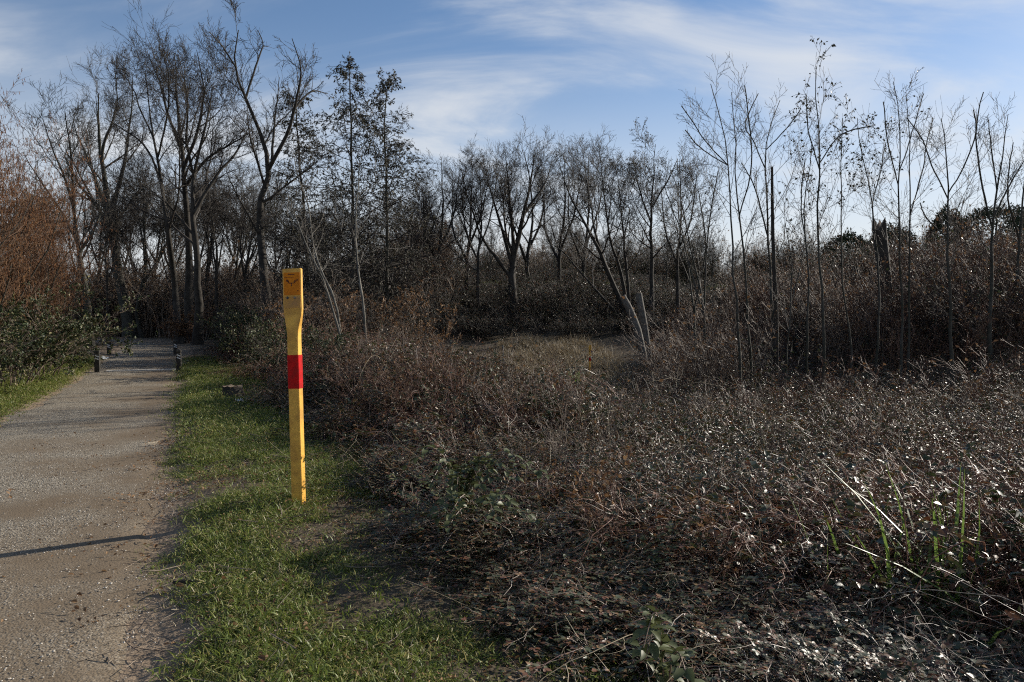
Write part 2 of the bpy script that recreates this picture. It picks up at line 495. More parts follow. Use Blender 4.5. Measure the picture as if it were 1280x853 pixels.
def path_frame(x, y):
    """signed distance right of the path's right edge (straight part, then the left bend)"""
    x, y = np.asarray(x, float), np.asarray(y, float)
    a = (x + 0.15) * PD[0] + y * PD[1]                    # along
    s = (x + 0.15) * PN[0] + y * PN[1]                    # across, 0 at right edge
    A0, RAD = 36.0, 26.0
    ca, cs = A0, -RAD                                     # bend centre (along, across)
    da, ds = a - ca, s - cs
    sb = np.hypot(da, ds) - RAD
    return a, np.where(a < A0, s, sb)


def vnoise(x, y, seed=0):
    """cheap smooth value noise"""
    x, y = np.asarray(x, float), np.asarray(y, float)
    xi, yi = np.floor(x), np.floor(y)
    fx, fy = x - xi, y - yi
    fx, fy = fx * fx * (3 - 2 * fx), fy * fy * (3 - 2 * fy)
    def hsh(a, b):
        v = np.sin(a * 127.1 + b * 311.7 + seed * 74.7) * 43758.5453
        return v - np.floor(v)
    return (hsh(xi, yi) * (1 - fx) + hsh(xi + 1, yi) * fx) * (1 - fy) + (hsh(xi, yi + 1) * (1 - fx) + hsh(xi + 1, yi + 1) * fx) * fy


def ground_z(x, y):
    x, y = np.asarray(x, float), np.asarray(y, float)
    a, s = path_frame(x, y)
    z = -0.02 * ss(-0.3, 0, -np.abs(s + PW / 2) + PW / 2)       # path sits a touch low
    z = z + 0.06 * ss(-0.02, 0.45, s) * (1 - ss(0.9, 2.2, s)) + 0.05 * ss(0.0, 0.5, -PW - s)
    z = z + 0.5 * ss(20, 46, a) * (1 - ss(3, 9, s))                 # the path climbs slightly to the bend
    k = ss(9, 16, y)
    drop = ss(1.5 + 1.0 * k, 7.0 + 3.0 * k, s) * (1 - ss(34, 47, y) * (1 - ss(-14, -6, x)))
    z = z - (1.15 + .3 * k) * drop
    # right-hand slope and the far bank
    z = z + 2.3 * ss(9, 24, x) * ss(12, 30, y)
    z = z + 2.6 * ss(27, 48, y) * ss(-14, -6, x) * (1 - .7 * ss(8, 16, x))
    z = z + 3.7 * ss(46, 63, y) * ss(-16, -6, x) * (1 - 0.35 * ss(15, 30, x))
    bumps = (vnoise(x * 1.7, y * 1.7, 1) - .5) * 0.05 + (vnoise(x * .5, y * .5, 2) - .5) * 0.22 * ss(1.2, 4, s)
    z = z + bumps * np.where((s < 0) & (s > -PW), 0.25, 1.0)
    return z


def build_ground():
    def axis(lo, hi, fine0, fine1, step):
        mid = np.arange(fine0, fine1, step)
        up = [fine1]; st = step
        while up[-1] < hi:
            st *= 1.16; up.append(up[-1] + st)
        dn = [fine0]; st = step
        while dn[-1] > lo:
            st *= 1.16; dn.append(dn[-1] - st)
        return np.concatenate([np.array(dn[1:][::-1]), mid, np.array(up)])
    xs = axis(-1500, 1500, -14, 12, 0.16)
    ys = axis(-60, 3000, -1, 24, 0.16)
    X, Y = np.meshgrid(xs, ys, indexing='ij')
    Z = ground_z(X, Y)
    v = np.stack([X, Y, Z], -1).reshape(-1, 3)
    ny = len(ys)
    i = (np.arange(len(xs) - 1)[:, None] * ny + np.arange(ny - 1)[None, :]).ravel()
    q = np.stack([i, i + ny, i + ny + 1, i + 1], 1)
    o = MB().add(v, q).obj('ground', 'ground')
    a, s = path_frame(X, Y)
    edge = np.maximum(s, -PW - s) + (vnoise(X * 2.2, Y * 2.2, 61) - .5) * .5 + (vnoise(X * 7, Y * 7, 62) - .5) * .3
    at = o.data.attributes.new('trodden', 'FLOAT', 'POINT')
    at.data.foreach_set('value', (1 - ss(.1, .75, edge)).astype(np.float32).ravel())
    tag(o, 'brown soil and leaf litter under the grass, scrub and trees', 'ground', kind='structure')
    # path strip
    K, n = 420, 14
    a = np.linspace(-4, 62, K)
    u = np.linspace(0, 1, n)
    mb = MB()
    co = np.zeros((K, n, 3))
    for j, t in enumerate(u):
        jit = 0.0
        if j in (0, n - 1):
            jit = (vnoise(a * 1.6, a * 0 + j, 5) - .5) * 0.38 + (vnoise(a * 6, a * 0 + j, 6) - .5) * 0.14
        s = -PW * (1 - t) + jit
        A0, RAD = 36.0, 26.0
        st = np.stack([np.minimum(a, A0), s + 0 * a], 1)
        ang = np.maximum(a - A0, 0) / RAD
        rad = RAD + s
        al = np.where(a < A0, a, A0 + rad * np.sin(ang))
        ac = np.where(a < A0, s, -RAD + rad * np.cos(ang))
        co[:, j, 0] = al * PD[0] + ac * PN[0] - 0.15
        co[:, j, 1] = al * PD[1] + ac * PN[1]
        co[:, j, 2] = ground_z(co[:, j, 0], co[:, j, 1]) + (0.014 if 0 < j < n - 1 else -0.004)
    i = (np.arange(K - 1)[:, None] * n + np.arange(n - 1)[None, :]).ravel()
    q = np.stack([i, i + 1, i + n + 1, i + n], 1)
    mb.add(co.reshape(-1, 3), q)
    me = mb.mesh('path', 'path')
    uvl = me.uv_layers.new(name='UVMap')
    uvv = np.stack([np.tile(u, K), np.repeat(a, n)], 1)
    li = np.zeros(len(me.loops), np.int32); me.loops.foreach_get('vertex_index', li)
    uvl.data.foreach_set('uv', uvv[li].astype(np.float32).ravel())
    tag(link('path', me), 'beige gravel footpath running up the left side and bending left', 'path', kind='structure')


build_ground()


def gz(x, y):
    return float(ground_z(x, y))


# ------------------------------------------------------------------ scattering of uncountable stuff (geometry nodes)
def scatter(name, pts, rot, scl, idx, sources, label, cat):
    """one stuff object whose points carry instances of the source meshes"""
    me = bpy.data.meshes.new(name)
    n = len(pts)
    me.vertices.add(n)
    me.vertices.foreach_set('co', np.asarray(pts, np.float32).ravel())
    for nm, ty, arr, key in (('rot', 'FLOAT_VECTOR', rot, 'vector'), ('scl', 'FLOAT_VECTOR', scl, 'vector'), ('vid', 'INT', idx, 'value')):
        at = me.attributes.new(nm, ty, 'POINT')
        at.data.foreach_set(key, np.asarray(arr, np.int32 if ty == 'INT' else np.float32).ravel())
    o = link(name, me)
    tag(o, label, cat, kind='stuff')
    ng = bpy.data.node_groups.new(name + '_nodes', 'GeometryNodeTree')
    ng.interface.new_socket('Geometry', in_out='INPUT', socket_type='NodeSocketGeometry')
    ng.interface.new_socket('Geometry', in_out='OUTPUT', socket_type='NodeSocketGeometry')
    N, Lk = ng.nodes.new, ng.links.new
    gi, go = N('NodeGroupInput'), N('NodeGroupOutput')
    iop = N('GeometryNodeInstanceOnPoints')
    g2i = N('GeometryNodeGeometryToInstance')
    for s in sources:
        oi = N('GeometryNodeObjectInfo')
        oi.inputs['Object'].default_value = s
        Lk(oi.outputs['Geometry'], g2i.inputs[0])
    def attr(nm, ty):
        a = N('GeometryNodeInputNamedAttribute'); a.data_type = ty; a.inputs['Name'].default_value = nm
        return [s for s in a.outputs if s.name == 'Attribute' and s.enabled][0]
    Lk(gi.outputs[0], iop.inputs['Points']); Lk(g2i.outputs[0], iop.inputs['Instance'])
    iop.inputs['Pick Instance'].default_value = True
    Lk(attr('vid', 'INT'), iop.inputs['Instance Index'])
    e2r = N('FunctionNodeEulerToRotation')
    Lk(attr('rot', 'FLOAT_VECTOR'), e2r.inputs[0])
    Lk(e2r.outputs[0], iop.inputs['Rotation'])
    Lk(attr('scl', 'FLOAT_VECTOR'), iop.inputs['Scale'])
    Lk(iop.outputs[0], go.inputs[0])
    md = o.modifiers.new('scatter', 'NODES'); md.node_group = ng
    return o


def source(name, mb, mats):
    return bpy.data.objects.new(name, mb.mesh(name, mats))   # never linked: only its mesh is used


def put(name, xy, smin, smax, sources, label, cat, tilt=0.12, sink=0.03, sz=None, align=None):
    n = len(xy)
    x, y = xy[:, 0], xy[:, 1]
    z = ground_z(x, y) - sink
    s = RNG.uniform(smin, smax, n)
    if sz is None: sz = np.ones(n)
    rot = np.stack([RNG.normal(0, tilt, n), RNG.normal(0, tilt, n), RNG.uniform(0, 6.283, n)], 1)
    scl = np.stack([s, s, s * sz], 1)
    return scatter(name, np.stack([x, y, z], 1), rot, scl, RNG.integers(0, len(sources), n), sources, label, cat)


def field(n, x0, x1, y0, y1, dens):
    """n candidate points thinned by a density function 0..1"""
    x, y = RNG.uniform(x0, x1, n), RNG.uniform(y0, y1, n)
    k = RNG.uniform(0, 1, n) < dens(x, y)
    return np.stack([x[k], y[k]], 1)


def in_view(x, y, margin=1.5):
    return (np.abs(x) < y * 0.74 + margin) & (y > 0.5)


# ------------------------------------------------------------------ branching plants
def spline(pts, K):
    p = np.asarray(pts, float)
    if len(p) == 2:
        p = np.stack([p[0], p[0] * .5 + p[1] * .5, p[1]])
    q = np.concatenate([[2 * p[0] - p[1]], p, [2 * p[-1] - p[-2]]])
    seg = np.linalg.norm(np.diff(p, axis=0), axis=1); cum = np.concatenate([[0], np.cumsum(seg)])
    out = []
    for t in np.linspace(0, cum[-1], K):
        i = min(np.searchsorted(cum, t, 'right') - 1, len(seg) - 1)
        u = (t - cum[i]) / seg[i]
        a, b, c, d = q[i], q[i + 1], q[i + 2], q[i + 3]
        out.append(.5 * ((2 * b) + (c - a) * u + (2 * a - 5 * b + 4 * c - d) * u * u + (3 * b - a - 3 * c + d) * u ** 3))
    return np.array(out)


def branch(rng, P, R, n, t0, t1, ang, length, K, rr, minr, up=0.3, wig=0.18, taper=0.35, shape=None, flat=0.0, minlen=0.0):
    """n children on every polyline of P; length in metres or relative to parent length when < 0"""
    N, Kp, _ = P.shape
    idx = np.repeat(np.arange(N), n)
    t = t0 + (t1 - t0) * ((np.tile(np.arange(n), N) + rng.uniform(0, 1, N * n)) / n)
    f = t * (Kp - 1); i = np.clip(np.floor(f).astype(int), 0, Kp - 2); w = (f - i)[:, None]
    p = P[idx, i] * (1 - w) + P[idx, i + 1] * w
    tan = nrm(P[idx, i + 1] - P[idx, i])
    r = R[idx, i] * (1 - w[:, 0]) + R[idx, i + 1] * w[:, 0]
    PLEN = np.linalg.norm(np.diff(P, axis=1), axis=-1).sum(1)
    rv = rng.normal(0, 1, (N * n, 3)); rv[:, 2] *= (1 - flat)
    perp = nrm(rv - (rv * tan).sum(-1, keepdims=True) * tan)
    a = np.radians(rng.normal(ang, ang * .22, N * n))[:, None]
    d = nrm(np.cos(a) * tan + np.sin(a) * perp)
    L = (np.full(N * n, length) if length > 0 else -length * PLEN[idx]) * rng.uniform(.65, 1.2, N * n)
    if shape is not None:
        L = L * shape(t)
    if minlen > 0:
        k = L > minlen * rng.uniform(.8, 1.25, len(L))
        p, d, L, r = p[k], d[k], L[k], r[k]
    r0 = np.maximum(np.minimum(r * rr, r * .9), minr)
    out = [p]; rad = [r0]
    for k in range(1, K):
        d = nrm(d + rng.normal(0, wig, d.shape) + np.array([0, 0, up / (K - 1)]))
        p = p + d * (L / (K - 1))[:, None]
        out.append(p); rad.append(np.maximum(r0 * (1 - (1 - taper) * k / (K - 1)), minr * .7))
    return np.stack(out, 1), np.stack(rad, 1)


def leaf_frames(rng, P, n, t0=0.2, t1=1.0):
    N, K, _ = P.shape
    idx = np.repeat(np.arange(N), n)
    f = rng.uniform(t0, t1, N * n) * (K - 1); i = np.clip(f.astype(int), 0, K - 2); w = (f - i)[:, None]
    p = P[idx, i] * (1 - w) + P[idx, i + 1] * w
    return p, nrm(P[idx, i + 1] - P[idx, i])


TREES = {}


def tree_meshes(rng, prim, prad, levels, bark, twig, minr=0.0075, leaves=None, sides=7):
    """prim: list of primary polylines relative to the base, levels: dicts for branch()"""
    Kp = 14
    P = np.stack([spline(q, Kp) for q in prim])
    wob = np.cumsum(rng.normal(0, 1, P.shape), 1); wob -= wob[:, :1]
    wob -= wob[:, -1:] * np.linspace(0, 1, Kp)[None, :, None]
    P = P + wob * np.array([1, 1, 0.0]) * np.array([np.linalg.norm(q[-1] - q[0]) for q in P])[:, None, None] * .0035
    tt = np.linspace(0, 1, Kp)
    R = np.stack([a + (b - a) * tt ** .8 for a, b in prad])
    for i in range(1, len(P)):                     # every limb starts on the wood it grows from
        q = P[:i].reshape(-1, 3); rq = R[:i].reshape(-1)
        seg = np.concatenate([np.stack([P[j][:-1] * (1 - u) + P[j][1:] * u for u in (0, .25, .5, .75)], 1).reshape(-1, 3) for j in range(i)])
        rs = np.concatenate([np.stack([R[j][:-1] * (1 - u) + R[j][1:] * u for u in (0, .25, .5, .75)], 1).reshape(-1) for j in range(i)])
        dd = (seg - P[i, 0]) * [1, .35, 1]
        k = np.argmin((dd ** 2).sum(1))
        P[i] += (seg[k] - P[i, 0]) * (1 - tt[:, None])
        R[i] = np.minimum(R[i], rs[k] * .85 * (1 - tt) + .014 * tt + rs[k] * .3 * tt * (1 - tt))
    R[0, 0] *= 1.35; R[0, 1] *= 1.08
    tr = MB().tubes(P, R, sides, 0)
    cr = MB()
    allP, last = (P, R), None
    for li, lv in enumerate(levels):
        lv = dict(lv); S = lv.pop('S', 3)
        own = lv.pop('trunk', True)
        src = allP
        Pn, Rn = branch(rng, src[0], src[1], minr=minr, **lv)
        cr.tubes(Pn, Rn, S, 0)
        allP = (Pn, Rn); last = Pn
    lf = None
    if leaves:
        lf = MB()
        p, d = leaf_frames(rng, last, leaves['n'], .3, 1.0)
        keep = rng.uniform(0, 1, len(p)) < leaves.get('keep', 1.0) * np.clip(vnoise(p[:, 0] * 1.3 + p[:, 1], p[:, 2] * 1.3, 3) * 2 - .35, 0, 1)
        p, d = p[keep], d[keep]
        dd = nrm(d + rng.normal(0, .6, d.shape) + np.array([0, 0, leaves.get('droop', -.6)]))
        nn = rng.normal(0, 1, dd.shape)
        L = leaves['size'] * rng.uniform(.6, 1.3, len(p))
        lf.kites(p, dd, nn, L, L * leaves.get('ratio', .6))
    return (tr.mesh('trunk', bark), cr.mesh('crown', twig), lf.mesh('leaves', leaves['mat']) if lf and lf.n else None)


def place_tree(name, label, cat, group, base, meshes, rz=0.0, scale=1.0):
    o = thing(name, label, cat, tuple(base), rz, group)
    o.scale = (scale,) * 3 if np.isscalar(scale) else scale
    link('trunk', meshes[0], o); link('crown', meshes[1], o)
    if meshes[2]:
        tag(link('leaves', meshes[2], o), kind='stuff')
    return o


BARE = [dict(n=9, t0=.35, t1=1.0, ang=42, length=-.36, K=7, rr=.5, up=.45, wig=.12, S=5, shape=lambda t: 1.3 - .95 * t),
        dict(n=7, t0=.2, t1=1.0, ang=38, length=-.52, K=5, rr=.55, up=.30, wig=.14, S=4, minlen=.38),
        dict(n=6, t0=.15, t1=1.0, ang=36, length=-.55, K=4, rr=.6, up=.25, wig=.16, S=3, minlen=.24),
        dict(n=4, t0=.2, t1=1.0, ang=36, length=-.62, K=3, rr=.7, up=.2, wig=.16, S=3, minlen=.16)]


def guided(seed, d, trunk, limbs, wpx, levels, bark='bark_dark', twig='twig_dark', minr=0.0075, leaves=None, name='bare_tree',
           label='', group=None, cat='tree', tip=0.15):
    """a tree whose trunk and main limbs follow what is seen, each limb leaning to its own depth"""
    rng = np.random.default_rng(seed)
    bx = (trunk[0][0] - 640) / F * d
    base = np.array((bx, d, gz(bx, d) - 0.12))
    tp = [base] + [W(px, py, d + rng.normal(0, .012) * d) for px, py in trunk[1:]]
    prim, prad = [np.array(tp) - base], [(wpx / F * d / 2, max(wpx * tip / F * d / 2 * .5, .009))]
    for i, (pl, w) in enumerate(limbs):
        drift = rng.uniform(.05, .10) * d * (1 if (i + seed) % 2 else -1) * (.6 + .4 * rng.uniform())
        pts = [W(px, py, d + drift * (k / (len(pl) - 1)) ** 1.3) for k, (px, py) in enumerate(pl)]
        prim.append(np.array(pts) - base)
        prad.append((w / F * d / 2, .014))
    ms = tree_meshes(rng, prim, prad, levels, bark, twig, minr, leaves)
    return place_tree(name, label, cat, group, base, ms)


def generic(seed, H, r, lean, levels, bark, twig, forks=2, minr=0.008, leaves=None, fork_at=(.3, .5)):
    rng = np.random.default_rng(seed)
    a = rng.uniform(0, 6.28)
    def pt(t, w): return np.array((math.cos(a) * lean * t * H + rng.normal(0, w), math.sin(a) * lean * t * H + rng.normal(0, w), t * H))
    tr = [np.zeros(3)] + [pt(t, .015 * H) for t in (.2, .45, .7, 1.0)]
    prim, prad = [np.array(tr)], [(r, .014)]
    sp = spline(tr, 40)
    for k in range(forks):
        i = int(40 * rng.uniform(*fork_at)); az = rng.uniform(0, 6.28); s0 = sp[i]
        Lf = (H - s0[2]) * rng.uniform(.75, .98); out = rng.uniform(.18, .38) * Lf
        q = [s0, s0 + np.array((math.cos(az) * out * .55, math.sin(az) * out * .55, Lf * .35)),
             s0 + np.array((math.cos(az) * out, math.sin(az) * out, Lf)) + rng.normal(0, .04 * H, 3) * [1, 1, 0]]
        prim.append(np.array(q)); prad.append((r * rng.uniform(.45, .7), .014))
    return tree_meshes(rng, prim, prad, levels, bark, twig, minr, leaves, sides=6)


# ---------------------------------------------------------------- key trees of the left wood
def lv(n0=9, l0=.30, up=.45, dens=1.0, t0=.35, ang=42):
    b = [dict(x) for x in BARE]
    b[0].update(n=n0, length=-l0, up=up, t0=t0, ang=ang)
    b[2]['n'] = int(round(b[2]['n'] * dens)); b[3]['n'] = max(2, int(round(b[3]['n'] * dens)))
    return b


G1 = 'tall bare trees of the wood beyond the path bend'
guided(11, 33, [(112, 400), (106, 340), (103, 312), (97, 275), (90, 240), (72, 190), (58, 150)],
       [([(100, 300), (80, 262), (52, 222), (33, 192)], 5), ([(98, 275), (96, 220), (92, 180), (86, 142)], 5), ([(104, 312), (122, 285), (129, 262), (120, 215)], 5)],
       10, lv(6, .34, .5), 'bark_grey', 'twig_grey', label='grey forked tree rising just behind the red-brown catkin bushes', group=G1)
guided(12, 46, [(164, 428), (158, 390), (150, 345), (143, 285), (137, 235), (132, 190), (128, 120)],
       [([(145, 300), (128, 262), (105, 235), (84, 196)], 7), ([(142, 275), (120, 215), (104, 178), (95, 150)], 7), ([(141, 270), (155, 225), (165, 170), (170, 95)], 7),
        ([(152, 350), (132, 325), (112, 315)], 5), ([(138, 240), (133, 190), (150, 140), (148, 88)], 6)],
       17, lv(7, .38, .45), 'bark_grey', 'twig_grey', label='thick leaning grey trunk where the path bends, with spreading limbs', group=G1)
guided(13, 36, [(226, 415), (218, 350), (210, 290), (204, 230), (197, 180), (190, 130), (186, 92)],
       [([(205, 240), (188, 190), (160, 165), (135, 150)], 5), ([(200, 200), (212, 150), (215, 100), (208, 70)], 5), ([(198, 180), (180, 140), (165, 105), (150, 92)], 5)],
       10, lv(7, .38, .4), label='slim dark trunk curving left above the brown bush by the path', group=G1)
guided(14, 38, [(238, 420), (237, 340), (235, 250), (232, 190), (225, 130), (222, 70)],
       [([(235, 215), (250, 170), (258, 120), (250, 66)], 6), ([(233, 200), (215, 150), (205, 110), (192, 78)], 6), ([(234, 240), (262, 205), (290, 185), (315, 168)], 5)],
       13, lv(8, .38, .4), label='upright dark trunk, left of the two close trunks beside the path', group=G1)
guided(15, 35, [(247, 420), (246, 340), (243, 260), (248, 210), (262, 165), (270, 110)],
       [([(244, 270), (270, 225), (300, 190), (318, 150)], 6), ([(246, 225), (236, 180), (238, 130), (232, 95)], 6), ([(245, 300), (215, 262), (190, 240), (165, 228)], 4)],
       12, lv(8, .38, .4), label='dark trunk, right of the two close trunks beside the path', group=G1)
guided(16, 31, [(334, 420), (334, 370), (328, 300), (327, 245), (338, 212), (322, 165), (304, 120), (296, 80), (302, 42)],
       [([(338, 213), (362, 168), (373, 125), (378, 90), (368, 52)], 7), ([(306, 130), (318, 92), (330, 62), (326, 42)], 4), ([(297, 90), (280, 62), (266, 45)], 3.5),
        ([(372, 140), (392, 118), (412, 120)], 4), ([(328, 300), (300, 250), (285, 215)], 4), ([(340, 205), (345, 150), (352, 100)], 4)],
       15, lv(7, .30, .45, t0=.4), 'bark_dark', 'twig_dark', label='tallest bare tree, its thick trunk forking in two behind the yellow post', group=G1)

# ---------------------------------------------------------------- conical trees with hanging leaves and cones
CON = [dict(n=120, t0=.14, t1=.99, ang=78, length=-.27, K=6, rr=.34, up=-.05, wig=.10, S=4, shape=lambda t: np.minimum(1.1 - .95 * t, .35 + 2.2 * t)),
       dict(n=7, t0=.2, t1=1.0, ang=48, length=-.38, K=4, rr=.6, up=-.25, wig=.18, S=3),
       dict(n=3, t0=.2, t1=1.0, ang=45, length=-.5, K=3, rr=.7, up=-.4, wig=.2, S=3)]
HANG = dict(n=8, keep=2.2, size=.078, ratio=.42, droop=-.7, mat='dark_leaf')
G2 = 'slender conical trees with hanging dark foliage'
guided(21, 29, [(443, 425), (441, 330), (440, 240), (441, 160), (439, 82)], [], 8, CON, 'bark_grey', 'twig_dark', leaves=HANG, name='conical_tree',
       label='left of the two slender conical trees standing side by side', group=G2, tip=.2)
guided(22, 30, [(482, 425), (481, 330), (482, 240), (484, 170), (488, 97)], [], 8, CON, 'bark_grey', 'twig_dark', leaves=HANG, name='conical_tree',
       label='right of the two slender conical trees standing side by side', group=G2, tip=.2)
guided(23, 33, [(386, 425), (384, 330), (380, 240), (374, 160), (372, 118)], [], 8, CON, 'bark_dark', 'twig_dark', leaves=HANG, name='conical_tree',
       label='conical tree with hanging foliage close right of the tallest forked tree', group=G2, tip=.2)
CON2 = [dict(x) for x in CON]; CON2[0].update(n=34, length=-.24)
guided(24, 44, [(815, 402), (815, 330), (815, 260), (818, 182)], [([(816, 260), (836, 225), (846, 200)], 4), ([(815, 280), (798, 235), (792, 205)], 4)], 8,
       lv(10, .34, .35), 'bark_dark', 'twig_dark', leaves=dict(HANG, n=2, keep=.8, size=.10), name='alder_tree',
       label='dark alder with clustered cones above the two cut grey trunks', group=None)

# ---------------------------------------------------------------- leaning bare poles behind the yellow post
def pole(seed, d, pts, w, label, bark='bark_pale'):
    rng = np.random.default_rng(seed)
    b = W(*pts[0], d); b[2] = gz(b[0], b[1]) - .1
    P = [np.zeros(3)] + [W(px, py, d + .6 * k) - b for k, (px, py) in enumerate(pts[1:])]
    ms = tree_meshes(rng, [np.array(P)], [(w / F * d / 2, .012)],
                     [dict(n=14, t0=.45, t1=1, ang=40, length=-.16, K=4, rr=.5, up=.2, S=3), dict(n=5, t0=.2, t1=1, ang=40, length=-.5, K=3, rr=.6, up=.1, S=3)],
                     bark, 'twig_grey')
    return place_tree('leaning_sapling', label, 'sapling', 'leaning thin saplings behind the yellow post', b, ms)


pole(31, 17, [(442, 428), (412, 372), (386, 312), (362, 255)], 4.2, 'thin pale sapling leaning left, lower of the crossing pair beside the post')
pole(32, 18, [(438, 428), (420, 385), (400, 330), (388, 270), (370, 200)], 4.2, 'thin pale sapling leaning left, upper of the crossing pair beside the post')
pole(33, 19, [(462, 426), (456, 385), (450, 340), (446, 280), (450, 215)], 5, 'thin pale sapling, nearly upright, right of the leaning pair', 'bark_pale')

# ---------------------------------------------------------------- middle of the valley
G3 = 'bare trees along the far side of the hollow'
MID = lv(8, .36, .55)
guided(41, 47, [(643, 406), (642, 370), (641, 330), (650, 285), (660, 240), (668, 195)],
       [([(641, 335), (625, 285), (612, 240), (604, 200)], 6), ([(644, 320), (640, 270), (634, 225), (632, 192)], 6), ([(655, 270), (680, 235), (690, 205)], 5), ([(642, 350), (605, 300), (585, 250), (575, 210)], 5)],
       14, MID, label='stout double trunk in mid valley, its crown a rounded fan', group=G3)
guided(42, 46, [(790, 412), (765, 350), (742, 300), (715, 250), (698, 205)],
       [([(788, 410), (775, 340), (760, 290), (752, 215), (748, 190)], 6), ([(786, 412), (740, 360), (705, 318), (680, 300)], 5), ([(790, 410), (786, 350), (778, 280), (772, 225)], 6), ([(765, 352), (745, 300), (735, 240), (728, 195)], 5)],
       9, MID, label='multi-stemmed tree leaning left over the dark bank', group=G3)
for i, (bx, tx, ty, d, w) in enumerate([(556, 552, 205, 48, 8), (580, 590, 200, 51, 7), (602, 600, 205, 46, 6), (700, 705, 200, 54, 7), (728, 735, 195, 56, 6), (850, 848, 200, 44, 6), (672, 655, 190, 53, 7), (532, 530, 235, 50, 6)]):
    mx = bx + (tx - bx) * .5
    guided(50 + i, d, [(bx, 404), (mx - 3, 340), (mx + 3, 270), (tx, ty)],
           [([(mx, 330), (mx - 18, 285), (tx - 24, ty + 25)], w * .6), ([(mx, 315), (mx + 16, 270), (tx + 22, ty + 18)], w * .6)],
           w, lv(7, .36, .6), label=['bare slim tree in the far valley row, second one right of the conical trees', 'bare slim tree in the far row, leaning slightly right',
                                     'bare slim tree in the far row just left of the double trunk', 'bare slim tree standing on the far bank under the field edge',
                                     'bare slim tree on the far bank, right of its near twin', 'bare slim tree right of the dark cone-bearing alder',
                                     'bare slim tree close behind the double trunk, to its right', 'bare slim tree beside the right-hand conical tree'][i], group=G3)

